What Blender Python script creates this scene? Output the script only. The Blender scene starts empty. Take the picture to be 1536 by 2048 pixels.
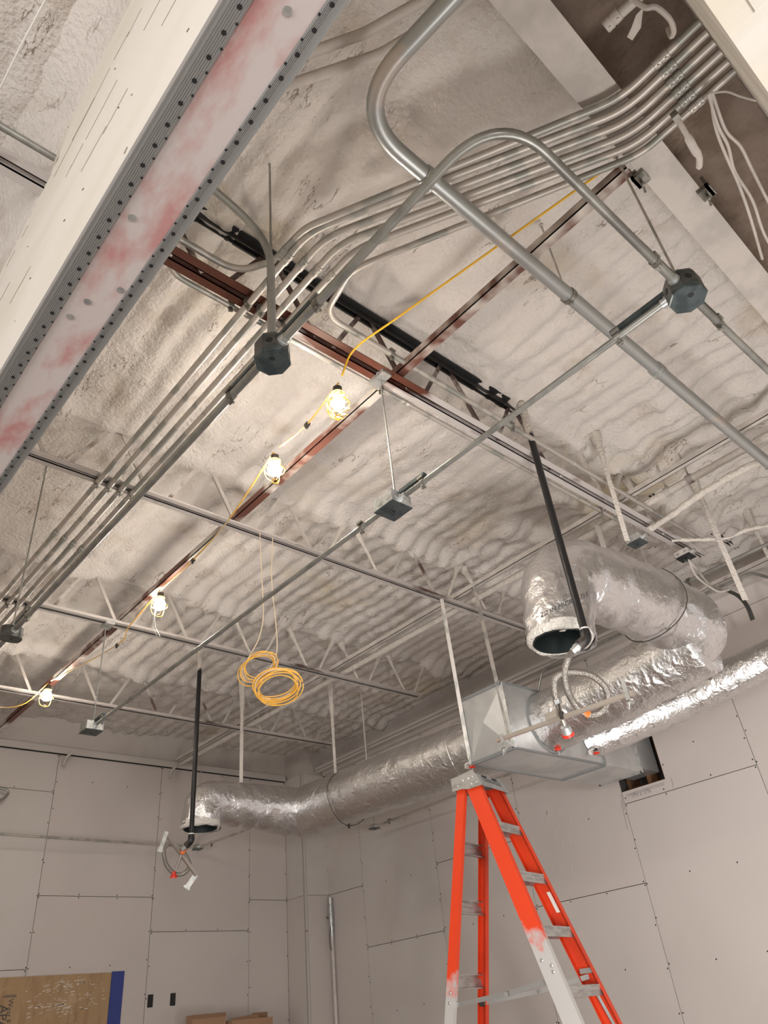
import bpy, math, random
from mathutils import Vector, Matrix, noise

# ------------------------------------------------------------------ camera, light, exposure
SC = bpy.context.scene
COL = SC.collection
EYE = 1.6                                   # camera height above the floor; all z below are given from eye level
cam_d = bpy.data.cameras.new('camera'); cam = bpy.data.objects.new('camera', cam_d); COL.objects.link(cam)
cam_d.sensor_fit = 'VERTICAL'; cam_d.sensor_height = 36; cam_d.sensor_width = 27
cam_d.lens = 36 * 1474.0 / 2048; cam_d.clip_start = 0.02
_az, _el, _ro = math.radians(45.071), math.radians(34.797), math.radians(-6.731)
_f = Vector((math.cos(_el)*math.cos(_az), math.cos(_el)*math.sin(_az), math.sin(_el)))
_r = _f.cross(Vector((0, 0, 1))).normalized(); _u = _r.cross(_f)
_r2 = _r*math.cos(_ro) + _u*math.sin(_ro); _u2 = _u*math.cos(_ro) - _r*math.sin(_ro)
_m = Matrix((_r2, _u2, -_f)).transposed().to_4x4(); _m.translation = (0, 0, EYE)
cam.matrix_world = _m
SC.camera = cam

W = bpy.data.worlds.new('world'); SC.world = W; W.use_nodes = True
W.node_tree.nodes['Background'].inputs[0].default_value = (0.80, 0.86, 0.95, 1)
W.node_tree.nodes['Background'].inputs[1].default_value = 0.6
SC.view_settings.view_transform = 'Standard'; SC.view_settings.look = 'None'
SC.view_settings.gamma = 1; SC.view_settings.use_curve_mapping = False
SC.view_settings.exposure = 0.12

def area(name, loc, rot, sx, sy, power, col):
    d = bpy.data.lights.new(name, 'AREA'); d.shape = 'RECTANGLE'; d.size = sx; d.size_y = sy
    d.energy = power; d.color = col
    o = bpy.data.objects.new(name, d); COL.objects.link(o); o.location = loc; o.rotation_euler = rot
    return o
# area lights added as daylight from an assumed, unseen shop front behind the camera (openings in wall_back and wall_front)
area('daylight_shopfront', (-4.92, -0.3, 1.45), (0, math.radians(-90), 0), 2.4, 6.2, 230, (1.0, 0.965, 0.925))
area('daylight_side', (1.6, -3.92, 1.45), (math.radians(90), 0, 0), 7.5, 2.4, 15, (1.0, 0.965, 0.925))
# added fill floods, unseen below and behind the camera (housings built further down)
FLOODS = [((2.3, 0.25, 0.62), (0.76, 0.14, 0.63), 105, 1.5, 1.1), ((-0.6, -2.4, 1.55), (0.985, 0.05, 0.12), 135, 0.62, 0.42)]
for _p, _d, _w, _sx, _sy in FLOODS:
    _o = area('work_light_beam', Vector(_p)+Vector(_d)*0.07, (0, 0, 0), _sx, _sy, _w, (1.0, 0.96, 0.925))
    _o.rotation_euler = Vector(_d).to_track_quat('-Z', 'Y').to_euler()
BULB_W = 12.5                               # watts radiated by each lamp of the light string

random.seed(7)
# ------------------------------------------------------------------ materials
def _n(nt, t, **kw):
    n = nt.nodes.new(t)
    for k, v in kw.items(): setattr(n, k, v)
    return n
def mat(name, c, rough=0.6, metal=0.0, c2=None, scale=4.0, lo=0.45, hi=0.6, stretch=(1, 1, 1), detail=4,
        bump=0.0, bscale=40.0, bstretch=(1, 1, 1), c3=None, scale3=1.0, lo3=0.55, hi3=0.7, rand=None, bump2=0.0, bscale2=5.0,
        emis=None, bdist=0.01):
    m = bpy.data.materials.new(name); m.use_nodes = True; nt = m.node_tree; L = nt.links
    b = nt.nodes['Principled BSDF']
    b.inputs['Base Color'].default_value = (*c, 1); b.inputs['Roughness'].default_value = rough
    b.inputs['Metallic'].default_value = metal
    tc = _n(nt, 'ShaderNodeTexCoord')
    def mapped(s):
        mp = _n(nt, 'ShaderNodeMapping'); mp.inputs['Scale'].default_value = s
        L.new(tc.outputs['Object'], mp.inputs['Vector']); return mp.outputs['Vector']
    def noisefac(sc, st, lo_, hi_, det):
        n = _n(nt, 'ShaderNodeTexNoise'); n.inputs['Scale'].default_value = sc; n.inputs['Detail'].default_value = det
        n.inputs['Roughness'].default_value = 0.6
        L.new(mapped(st), n.inputs['Vector'])
        r = _n(nt, 'ShaderNodeMapRange'); r.inputs['From Min'].default_value = lo_; r.inputs['From Max'].default_value = hi_
        L.new(n.outputs['Fac'], r.inputs['Value']); return r.outputs['Result']
    cur = None
    def mix(fac, a, bcol):
        x = _n(nt, 'ShaderNodeMix', data_type='RGBA')
        L.new(fac, x.inputs['Factor'])
        if a is None: x.inputs[6].default_value = (*c, 1)
        else: L.new(a, x.inputs[6])
        x.inputs[7].default_value = (*bcol, 1); return x.outputs[2]
    if rand is not None:
        oi = _n(nt, 'ShaderNodeObjectInfo'); cur = mix(oi.outputs['Random'], cur, rand)
    if c2 is not None: cur = mix(noisefac(scale, stretch, lo, hi, detail), cur, c2)
    if c3 is not None: cur = mix(noisefac(scale3, (1, 1, 1), lo3, hi3, 5), cur, c3)
    if cur is not None: L.new(cur, b.inputs['Base Color'])
    prev = None
    for st, sc, bs, det in ((bump, bscale, bstretch, 3), (bump2, bscale2, (1, 1, 1), 6)):
        if st > 0:
            n = _n(nt, 'ShaderNodeTexNoise'); n.inputs['Scale'].default_value = sc; n.inputs['Detail'].default_value = det
            L.new(mapped(bs), n.inputs['Vector'])
            bp = _n(nt, 'ShaderNodeBump'); bp.inputs['Strength'].default_value = st; bp.inputs['Distance'].default_value = bdist
            L.new(n.outputs['Fac'], bp.inputs['Height'])
            if prev is not None: L.new(prev, bp.inputs['Normal'])
            prev = bp.outputs['Normal']
    if prev is not None: L.new(prev, b.inputs['Normal'])
    if emis:
        b.inputs['Emission Color'].default_value = (*emis[0], 1); b.inputs['Emission Strength'].default_value = emis[1]
    return m

OFF = (0.60, 0.55, 0.50)                    # the dry-fall paint sprayed over everything overhead
M = {}
M['foam'] = mat('foam', (0.65, 0.60, 0.56), 0.85, c2=(0.58, 0.49, 0.34), scale=0.8, lo=0.60, hi=0.76, c3=(0.47, 0.40, 0.335), scale3=3.0, lo3=0.56, hi3=0.78,
                bump=1.0, bscale=48, bump2=0.6, bscale2=13, bdist=0.013)
def _cracks(m):
    nt = m.node_tree; L = nt.links; b = nt.nodes['Principled BSDF']; src = b.inputs['Base Color'].links[0].from_socket
    tc = _n(nt, 'ShaderNodeTexCoord'); mp = _n(nt, 'ShaderNodeMapping'); mp.inputs['Scale'].default_value = (2.6, 0.55, 1); L.new(tc.outputs['Object'], mp.inputs['Vector'])
    n1 = _n(nt, 'ShaderNodeTexNoise'); n1.inputs['Scale'].default_value = 1.5; n1.inputs['Detail'].default_value = 6; n1.inputs['Roughness'].default_value = 0.62; L.new(mp.outputs['Vector'], n1.inputs['Vector'])
    s1 = _n(nt, 'ShaderNodeMath', operation='SUBTRACT'); s1.inputs[1].default_value = 0.5; L.new(n1.outputs['Fac'], s1.inputs[0])
    a1 = _n(nt, 'ShaderNodeMath', operation='ABSOLUTE'); L.new(s1.outputs[0], a1.inputs[0])
    r1 = _n(nt, 'ShaderNodeMapRange'); r1.inputs['From Min'].default_value = 0.0015; r1.inputs['From Max'].default_value = 0.006; r1.inputs['To Min'].default_value = 1; r1.inputs['To Max'].default_value = 0; L.new(a1.outputs[0], r1.inputs['Value'])
    n2 = _n(nt, 'ShaderNodeTexNoise'); n2.inputs['Scale'].default_value = 2.3; n2.inputs['Detail'].default_value = 2; L.new(tc.outputs['Object'], n2.inputs['Vector'])
    r2 = _n(nt, 'ShaderNodeMapRange'); r2.inputs['From Min'].default_value = 0.52; r2.inputs['From Max'].default_value = 0.60; r2.inputs['To Max'].default_value = 0.8; L.new(n2.outputs['Fac'], r2.inputs['Value'])
    mu = _n(nt, 'ShaderNodeMath', operation='MULTIPLY'); L.new(r1.outputs[0], mu.inputs[0]); L.new(r2.outputs[0], mu.inputs[1])
    x = _n(nt, 'ShaderNodeMix', data_type='RGBA'); L.new(mu.outputs[0], x.inputs['Factor']); L.new(src, x.inputs[6]); x.inputs[7].default_value = (0.16, 0.11, 0.075, 1)
    L.new(x.outputs[2], b.inputs['Base Color'])
_cracks(M['foam'])
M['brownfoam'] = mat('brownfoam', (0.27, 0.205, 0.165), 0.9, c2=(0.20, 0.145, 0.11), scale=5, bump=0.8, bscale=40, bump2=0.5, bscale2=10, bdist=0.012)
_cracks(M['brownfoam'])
M['drywall'] = mat('drywall', (0.535, 0.475, 0.445), 0.9, rand=(0.545, 0.505, 0.475), c2=(0.51, 0.46, 0.43), scale=1.3, lo=0.5, hi=0.75, bump=0.08, bscale=300)
M['wallfoam'] = mat('wallfoam', (0.50, 0.455, 0.42), 0.9, c2=(0.45, 0.40, 0.37), scale=2.0, bump=0.5, bscale=35)
M['gap'] = mat('gap', (0.05, 0.045, 0.04), 0.9)
M['screw'] = mat('screw', (0.035, 0.032, 0.03), 0.5, 0.6)
M['concrete'] = mat('concrete', (0.52, 0.495, 0.47), 0.8, c2=(0.43, 0.41, 0.39), scale=1.5, bump=0.2, bscale=30)
M['trimwhite'] = mat('trimwhite', (0.50, 0.46, 0.43), 0.7, c2=(0.20, 0.11, 0.09), scale=2.2, lo=0.66, hi=0.72, stretch=(1, 1, 3))
M['oxide'] = mat('oxide', (0.17, 0.045, 0.022), 0.5, c2=(0.50, 0.44, 0.40), scale=1.6, lo=0.56, hi=0.66, stretch=(1, 4, 4))
M['oxide_low'] = mat('oxide_low', (0.13, 0.05, 0.035), 0.55, c2=OFF, scale=1.7, lo=0.47, hi=0.56, stretch=(1, 1, 1))
M['joistgrey'] = mat('joistgrey', (0.50, 0.455, 0.43), 0.6, c2=(0.10, 0.06, 0.05), scale=1.2, lo=0.60, hi=0.68, stretch=(1, 3, 3))
M['webdark'] = mat('webdark', (0.07, 0.04, 0.035), 0.6, c2=(0.50, 0.45, 0.41), scale=3.0, lo=0.5, hi=0.62)
M['web'] = mat('web', (0.46, 0.42, 0.39), 0.8, c2=(0.12, 0.075, 0.06), scale=2.6, lo=0.54, hi=0.66, bump=0.4, bscale=50)
M['webfoam'] = mat('webfoam', (0.60, 0.55, 0.50), 0.9, bump=0.9, bscale=60, bdist=0.015)
M['black'] = mat('black', (0.018, 0.017, 0.018), 0.35, 0.3, c2=(0.09, 0.075, 0.065), scale=8, lo=0.6, hi=0.7)
M['topblack'] = mat('topblack', (0.02, 0.02, 0.02), 0.5, 0.2, c2=(0.34, 0.31, 0.29), scale=1.1, lo=0.56, hi=0.62)
M['emt'] = mat('emt', (0.34, 0.335, 0.305), 0.45, 0.45, c2=(0.50, 0.46, 0.42), scale=5.0, lo=0.44, hi=0.49, detail=2)
M['emt_bare'] = mat('emt_bare', (0.36, 0.36, 0.335), 0.36, 0.65, c2=(0.25, 0.25, 0.235), scale=6)
M['emt_paint'] = mat('emt_paint', (0.58, 0.53, 0.49), 0.6, c2=(0.47, 0.43, 0.40), scale=4, bump=0.15, bscale=80)
M['rigid'] = mat('rigid', (0.44, 0.455, 0.45), 0.38, 0.7, c2=(0.55, 0.50, 0.465), scale=2.2, lo=0.56, hi=0.60)
M['galv'] = mat('galv', (0.60, 0.61, 0.60), 0.38, 0.75, c2=(0.42, 0.44, 0.44), scale=22, detail=2)
M['galvdark'] = mat('galvdark', (0.10, 0.125, 0.13), 0.38, 0.65, c2=(0.06, 0.08, 0.085), scale=20)
M['boxdark'] = mat('boxdark', (0.075, 0.08, 0.078), 0.42, 0.55, c2=(0.13, 0.13, 0.12), scale=14)
M['knock'] = mat('knock', (0.55, 0.55, 0.53), 0.4, 0.7)
M['hole'] = mat('hole', (0.012, 0.012, 0.013), 0.7)
M['clamp'] = mat('clamp', (0.34, 0.33, 0.30), 0.45, 0.7, c2=(0.16, 0.15, 0.13), scale=20)
M['foil'] = mat('foil', (0.80, 0.79, 0.785), 0.26, 1.0, bump=0.75, bscale=20, bstretch=(1, 0.6, 1), bump2=0.5, bscale2=60, bdist=0.012)
M['foil2'] = mat('foil2', (0.77, 0.76, 0.765), 0.30, 1.0, bump=0.5, bscale=26, bump2=0.3, bscale2=85, bdist=0.008)
M['duct'] = mat('duct', (0.60, 0.60, 0.59), 0.42, 0.65, c2=(0.50, 0.505, 0.50), scale=3.0, bump=0.05, bscale=4)
M['mastic'] = mat('mastic', (0.20, 0.205, 0.205), 0.75, bump=0.4, bscale=60)
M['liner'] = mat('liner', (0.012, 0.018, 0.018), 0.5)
M['fibre'] = mat('fibre', (0.78, 0.74, 0.68), 0.95, bump=1.0, bscale=80, bdist=0.02)
M['orange'] = mat('orange', (0.68, 0.046, 0.006), 0.5, c2=(0.58, 0.036, 0.006), scale=3.0, stretch=(1, 1, 1))
M['alu'] = mat('alu', (0.50, 0.49, 0.47), 0.42, 0.75, c2=(0.36, 0.345, 0.33), scale=9, stretch=(1, 1, 6))
M['alubright'] = mat('alubright', (0.60, 0.60, 0.59), 0.35, 0.8)
M['capgrey'] = mat('capgrey', (0.27, 0.27, 0.265), 0.6, c2=(0.36, 0.355, 0.35), scale=8)
M['print'] = mat('print', (0.05, 0.05, 0.055), 0.7)
M['pencil'] = mat('pencil', (0.27, 0.25, 0.25), 0.9)
M['white'] = mat('white', (0.75, 0.73, 0.70), 0.6)
M['yellow'] = mat('yellow', (0.80, 0.46, 0.03), 0.45)
M['cord'] = mat('cord', (0.72, 0.42, 0.09), 0.5, c2=(0.62, 0.50, 0.33), scale=3.0, lo=0.5, hi=0.6)
M['coil'] = mat('coil', (0.80, 0.44, 0.07), 0.45)
M['palecord'] = mat('palecord', (0.62, 0.50, 0.36), 0.6)
M['rubber'] = mat('rubber', (0.035, 0.03, 0.025), 0.6)
M['cream'] = mat('cream', (0.76, 0.715, 0.655), 0.75, c2=(0.70, 0.65, 0.56), scale=1.6, stretch=(3, 0.4, 1), c3=(0.77, 0.70, 0.55), scale3=1.1, bump=0.08, bscale=14, bstretch=(4, 0.5, 4))
M['crack'] = mat('crack', (0.30, 0.26, 0.215), 0.9)
M['pink'] = mat('pink', (0.60, 0.53, 0.51), 0.85, c2=(0.52, 0.27, 0.255), scale=5.5, lo=0.46, hi=0.64, stretch=(1.6, 0.7, 1), detail=6, c3=(0.48, 0.20, 0.195), scale3=3.4, lo3=0.60, hi3=0.78)
M['bead'] = mat('bead', (0.47, 0.475, 0.475), 0.42, 0.75)
M['copper_orange'] = mat('copper_orange', (0.85, 0.20, 0.035), 0.45)
M['red'] = mat('red', (0.75, 0.04, 0.02), 0.4)
M['sprinkler'] = mat('sprinkler', (0.60, 0.55, 0.50), 0.32, 0.85)
M['bar'] = mat('bar', (0.52, 0.47, 0.42), 0.4, 0.7)
M['ply'] = mat('ply', (0.36, 0.235, 0.125), 0.8, c2=(0.24, 0.135, 0.07), scale=3.0, lo=0.5, hi=0.75, stretch=(3, 3, 0.5), c3=(0.42, 0.29, 0.17), scale3=6, bump=0.2, bscale=20, bstretch=(3, 3, 0.3))
M['plaster'] = mat('plaster', (0.62, 0.56, 0.50), 0.9)
M['blue'] = mat('blue', (0.035, 0.05, 0.22), 0.7)
M['carton'] = mat('carton', (0.34, 0.20, 0.12), 0.85)
M['cartondark'] = mat('cartondark', (0.24, 0.14, 0.08), 0.85)
M['wood'] = mat('wood', (0.16, 0.075, 0.03), 0.7, c2=(0.08, 0.035, 0.015), scale=3, stretch=(1, 1, 0.2))
M['bulb'] = mat('bulb', (1, 1, 1), 0.3)
def _foil(name, c, rough, k, sc):
    m = mat(name, c, rough, 1.0); nt = m.node_tree; b = nt.nodes['Principled BSDF']; tc = _n(nt, 'ShaderNodeTexCoord'); prev = None
    for typ, scale, st, dist, det in (('RIDGED_MULTIFRACTAL', sc, k, 0.012, 5), ('FBM', sc*3.2, k*0.9, 0.007, 4)):
        ns = _n(nt, 'ShaderNodeTexNoise'); ns.noise_type = typ; ns.inputs['Scale'].default_value = scale; ns.inputs['Detail'].default_value = det
        ns.inputs['Distortion'].default_value = 0.4
        nt.links.new(tc.outputs['Object'], ns.inputs['Vector'])
        bp = _n(nt, 'ShaderNodeBump'); bp.inputs['Strength'].default_value = st; bp.inputs['Distance'].default_value = dist
        nt.links.new(ns.outputs['Fac'], bp.inputs['Height'])
        if prev is not None: nt.links.new(prev, bp.inputs['Normal'])
        prev = bp.outputs['Normal']
    nt.links.new(prev, b.inputs['Normal']); return m
M['foil'] = _foil('foil', (0.76, 0.75, 0.745), 0.33, 0.85, 17.0)
M['foil2'] = _foil('foil2', (0.75, 0.74, 0.745), 0.34, 0.85, 13.0)
def _joist1():                              # red oxide primer, white overspray away from the conduit crossing
    m = mat('oxide', (0.12, 0.036, 0.020), 0.5); nt = m.node_tree; b = nt.nodes['Principled BSDF']; L = nt.links
    tc = _n(nt, 'ShaderNodeTexCoord'); sp = _n(nt, 'ShaderNodeSeparateXYZ'); L.new(tc.outputs['Object'], sp.inputs[0])
    def mr(src, a, b_, c, d):
        r = _n(nt, 'ShaderNodeMapRange'); 
        for q, v in zip(('From Min', 'From Max', 'To Min', 'To Max'), (a, b_, c, d)): r.inputs[q].default_value = v
        L.new(src, r.inputs['Value']); return r.outputs['Result']
    mp = _n(nt, 'ShaderNodeMapping'); mp.inputs['Scale'].default_value = (1, 3, 3); L.new(tc.outputs['Object'], mp.inputs['Vector'])
    ns = _n(nt, 'ShaderNodeTexNoise'); ns.inputs['Scale'].default_value = 2.2; ns.inputs['Detail'].default_value = 3; L.new(mp.outputs['Vector'], ns.inputs['Vector'])
    a = mr(sp.outputs['X'], -0.55, -0.05, 0.0, 0.30); c = mr(sp.outputs['X'], -2.05, -1.75, 0.30, 0.0)
    s1 = _n(nt, 'ShaderNodeMath', operation='ADD'); L.new(a, s1.inputs[0]); L.new(c, s1.inputs[1])
    s2 = _n(nt, 'ShaderNodeMath', operation='ADD'); L.new(s1.outputs[0], s2.inputs[0]); L.new(ns.outputs['Fac'], s2.inputs[1])
    f = mr(s2.outputs[0], 0.60, 0.70, 0.0, 1.0)
    x = _n(nt, 'ShaderNodeMix', data_type='RGBA'); L.new(f, x.inputs['Factor']); x.inputs[6].default_value = (0.095, 0.028, 0.015, 1); x.inputs[7].default_value = (0.50, 0.46, 0.44, 1)
    L.new(x.outputs[2], b.inputs['Base Color']); return m
M['oxide'] = _joist1()
def _braid():
    m = mat('braid', (0.33, 0.305, 0.275), 0.36, 0.75); nt = m.node_tree; b = nt.nodes['Principled BSDF']
    tc = _n(nt, 'ShaderNodeTexCoord'); v = _n(nt, 'ShaderNodeTexVoronoi'); v.inputs['Scale'].default_value = 190
    nt.links.new(tc.outputs['Object'], v.inputs['Vector'])
    bp = _n(nt, 'ShaderNodeBump'); bp.inputs['Strength'].default_value = 0.7; bp.inputs['Distance'].default_value = 0.004
    nt.links.new(v.outputs['Distance'], bp.inputs['Height']); nt.links.new(bp.outputs['Normal'], b.inputs['Normal']); return m
M['braid'] = _braid()
def _rail(name, z0):                        # orange fibreglass rail smeared with joint compound below z0 (object space)
    m = mat(name, (0.68, 0.046, 0.006), 0.5); nt = m.node_tree; b = nt.nodes['Principled BSDF']; L = nt.links
    tc = _n(nt, 'ShaderNodeTexCoord'); sp = _n(nt, 'ShaderNodeSeparateXYZ'); L.new(tc.outputs['Object'], sp.inputs[0])
    ns = _n(nt, 'ShaderNodeTexNoise'); ns.inputs['Scale'].default_value = 14; ns.inputs['Detail'].default_value = 5
    L.new(tc.outputs['Object'], ns.inputs['Vector'])
    ma = _n(nt, 'ShaderNodeMath', operation='MULTIPLY_ADD'); ma.inputs[1].default_value = 0.30; L.new(ns.outputs['Fac'], ma.inputs[0]); L.new(sp.outputs['Z'], ma.inputs[2])
    r = _n(nt, 'ShaderNodeMapRange'); r.inputs['From Min'].default_value = z0 + 0.19; r.inputs['From Max'].default_value = z0 + 0.10
    L.new(ma.outputs[0], r.inputs['Value'])
    x = _n(nt, 'ShaderNodeMix', data_type='RGBA'); L.new(r.outputs['Result'], x.inputs['Factor'])
    x.inputs[6].default_value = (0.70, 0.048, 0.006, 1); x.inputs[7].default_value = (0.46, 0.445, 0.43, 1)
    L.new(x.outputs[2], b.inputs['Base Color']); return m
M['rail_front'] = _rail('rail_front', 1.95); M['rail_rear'] = _rail('rail_rear', 1.78)
def _bulbmat():
    A = 4*math.pi*0.034**2
    m = mat('lamp', (1, 1, 1), 0.4, emis=((1.0, 0.92, 0.80), BULB_W/(math.pi*A))); return m
M['lamp'] = _bulbmat()

# ------------------------------------------------------------------ mesh building
def V(*a): return Vector(a)
class MB:
    def __init__(s): s.v = []; s.f = []; s.sm = []
    def add(s, vs, fs, smooth=False):
        k = len(s.v); s.v += [Vector(p) for p in vs]
        for f in fs: s.f.append([i+k for i in f]); s.sm.append(smooth)
        return s
    def box(s, a, b):
        (x0, y0, z0), (x1, y1, z1) = [min(p, q) for p, q in zip(a, b)], [max(p, q) for p, q in zip(a, b)]
        return s.add([(x0,y0,z0),(x1,y0,z0),(x1,y1,z0),(x0,y1,z0),(x0,y0,z1),(x1,y0,z1),(x1,y1,z1),(x0,y1,z1)],
                     [(0,3,2,1),(4,5,6,7),(0,1,5,4),(1,2,6,5),(2,3,7,6),(3,0,4,7)])
    def obox(s, c, ex, ey, ez):             # oriented box: centre and three half-extent vectors
        c = Vector(c); ex, ey, ez = Vector(ex), Vector(ey), Vector(ez)
        return s.add([c+i*ex+j*ey+k*ez for k in (-1, 1) for j in (-1, 1) for i in (-1, 1)],
                     [(0,2,3,1),(4,5,7,6),(0,1,5,4),(1,3,7,5),(3,2,6,7),(2,0,4,6)])
    def bar(s, a, b, w, h, up=(0, 0, 1)):   # straight rectangular bar
        a, b = Vector(a), Vector(b); d = (b-a).normalized(); up = Vector(up)
        sd = d.cross(up)
        if sd.length < 1e-4: sd = d.cross(Vector((1, 0, 0)))
        sd.normalize(); u = sd.cross(d)
        return s.obox((a+b)/2, (b-a)/2, sd*w/2, u*h/2)
    def prism(s, poly, a, b):               # polygon ring list of 3-D points a -> b offset
        n = len(poly); o = Vector(b)-Vector(a); P = [Vector(p) for p in poly]
        return s.add(P+[p+o for p in P], [tuple(range(n))[::-1], tuple(range(n, 2*n))]+[(i, (i+1) % n, n+(i+1) % n, n+i) for i in range(n)])
    def tube(s, pts, r, n=12, caps=True, jitter=None, smooth=True):
        P = [Vector(p) for p in pts]; N = len(P); rr = r if isinstance(r, (list, tuple)) else [r]*N
        T = [((P[min(i+1, N-1)]-P[max(i-1, 0)]).normalized()) for i in range(N)]
        ref = Vector((0, 0, 1)) if abs(T[0].z) < 0.9 else Vector((1, 0, 0))
        nr = (ref - T[0]*ref.dot(T[0])).normalized(); vs = []
        for i in range(N):
            if i: nr = (nr - T[i]*nr.dot(T[i])).normalized()
            bi = T[i].cross(nr)
            for k in range(n):
                a = 2*math.pi*k/n; d = nr*math.cos(a)+bi*math.sin(a); q = P[i]+d*rr[i]
                if jitter: q = P[i]+d*(rr[i]+jitter(q, a, i))
                vs.append(q)
        fs = [(i*n+k, i*n+(k+1) % n, (i+1)*n+(k+1) % n, (i+1)*n+k) for i in range(N-1) for k in range(n)]
        k0 = len(s.v); s.add(vs, fs, smooth)
        if caps:
            s.f.append([k0+i for i in range(n)][::-1]); s.sm.append(False)
            if caps != 'start': s.f.append([k0+(N-1)*n+i for i in range(n)]); s.sm.append(False)
        return s
    def lathe(s, c, axis, prof, n=14, caps=True):   # prof: (distance along axis, radius)
        c, axis = Vector(c), Vector(axis).normalized(); ref = Vector((0, 0, 1)) if abs(axis.z) < 0.9 else Vector((1, 0, 0))
        a1 = axis.cross(ref).normalized(); a2 = axis.cross(a1); vs = []
        for t, r in prof:
            for k in range(n): vs.append(c+axis*t+(a1*math.cos(2*math.pi*k/n)+a2*math.sin(2*math.pi*k/n))*max(r, 1e-4))
        m = len(prof); fs = [(i*n+k, i*n+(k+1) % n, (i+1)*n+(k+1) % n, (i+1)*n+k) for i in range(m-1) for k in range(n)]
        k0 = len(s.v); s.add(vs, fs, True)
        if caps:
            s.f.append([k0+i for i in range(n)][::-1]); s.sm.append(False); s.f.append([k0+(m-1)*n+i for i in range(n)]); s.sm.append(False)
        return s
    def disc(s, c, nrm, r, n=8):
        c, nrm = Vector(c), Vector(nrm).normalized(); ref = Vector((0, 0, 1)) if abs(nrm.z) < 0.9 else Vector((1, 0, 0))
        a1 = nrm.cross(ref).normalized(); a2 = nrm.cross(a1)
        return s.add([c+(a1*math.cos(2*math.pi*k/n)+a2*math.sin(2*math.pi*k/n))*r for k in range(n)], [tuple(range(n))])
    def build(s, name, m, parent=None, org=None, angle=40):
        o3 = Vector(org) if org is not None else (Vector(parent['_o']) if parent is not None else Vector((0, 0, -EYE)))
        me = bpy.data.meshes.new(name); me.from_pydata([tuple(p-o3) for p in s.v], [], s.f)
        me.polygons.foreach_set('use_smooth', s.sm); me.update()
        if any(s.sm): me.set_sharp_from_angle(angle=math.radians(angle))
        me.materials.append(M[m] if isinstance(m, str) else m)
        o = bpy.data.objects.new(name, me); COL.objects.link(o)
        if parent is not None:
            po = Vector(parent['_o']); o.parent = parent; o.location = o3-po
        else: o.location = o3+Vector((0, 0, EYE))
        o['_o'] = tuple(o3)
        return o
def tag(o, label, cat, group=None):
    o['label'] = label; o['category'] = cat
    if group: o['group'] = group
    return o
def thing(name, label, cat, org, group=None):
    o = bpy.data.objects.new(name, None); COL.objects.link(o); o.location = Vector(org)+Vector((0, 0, EYE)); o['_o'] = tuple(org)
    o.empty_display_size = 0.1
    return tag(o, label, cat, group)
def struct(o): o['kind'] = 'structure'; return o

def fillet(pts, rad, seg=8):
    P = [Vector(p) for p in pts]; out = [P[0]]
    for i in range(1, len(P)-1):
        a, b, c = P[i-1], P[i], P[i+1]; u, w = (a-b).normalized(), (c-b).normalized()
        ang = u.angle(w); r = rad[i-1] if isinstance(rad, (list, tuple)) else rad
        if ang > 3.05 or r <= 0: out.append(b); continue
        d = min(r/math.tan(ang/2), 0.48*(a-b).length, 0.48*(c-b).length)
        p, q = b+u*d, b+w*d
        for k in range(seg+1):
            t = k/seg; out.append(p*(1-t)**2+b*2*t*(1-t)+q*t*t)
    out.append(P[-1]); return out
def spline(pts, seg=8):
    P = [Vector(p) for p in pts]; P = [P[0]*2-P[1]]+P+[P[-1]*2-P[-2]]; out = []
    for i in range(1, len(P)-2):
        a, b, c, d = P[i-1:i+3]
        for k in range(seg):
            t = k/seg; out.append(0.5*((2*b)+(c-a)*t+(2*a-5*b+4*c-d)*t*t+(3*b-a-3*c+d)*t**3))
    out.append(P[-2]); return out
def resample(pts, step):
    P = [Vector(p) for p in pts]; out = [P[0]]; acc = 0
    for a, b in zip(P, P[1:]):
        L = (b-a).length; n = max(1, int(round(L/step)))
        for k in range(1, n+1): out.append(a.lerp(b, k/n))
    return out
def text_mb(txt, size, place, extr=0.0):    # place(u, v) -> 3-D point; flat print
    cu = bpy.data.curves.new('t', 'FONT'); cu.body = txt; cu.size = size; cu.resolution_u = 2
    o = bpy.data.objects.new('t', cu); COL.objects.link(o)
    dg = bpy.context.evaluated_depsgraph_get(); me = bpy.data.meshes.new_from_object(o.evaluated_get(dg))
    mb = MB(); mb.add([place(v.co.x, v.co.y) for v in me.vertices], [tuple(p.vertices) for p in me.polygons])
    bpy.data.objects.remove(o); bpy.data.curves.remove(cu); bpy.data.meshes.remove(me); return mb
def fb(p, sc, o=3): return noise.fractal(Vector(p)*sc, 1.0, 2.0, o)

# ------------------------------------------------------------------ room shell
XW, YW, ZD, HJ = 6.19, 8.31, 3.15, 2.72     # right wall, left wall, foam underside, joist underside (from eye level)
XB, YB = -5.0, -4.0                         # walls behind the camera
JY = [1.86, 3.43, 5.06, 6.65]
FL = -EYE
o = struct(MB().box((XB, YB, FL-0.15), (XW+0.4, YW+0.4, FL)).build('floor', 'concrete'))

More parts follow.
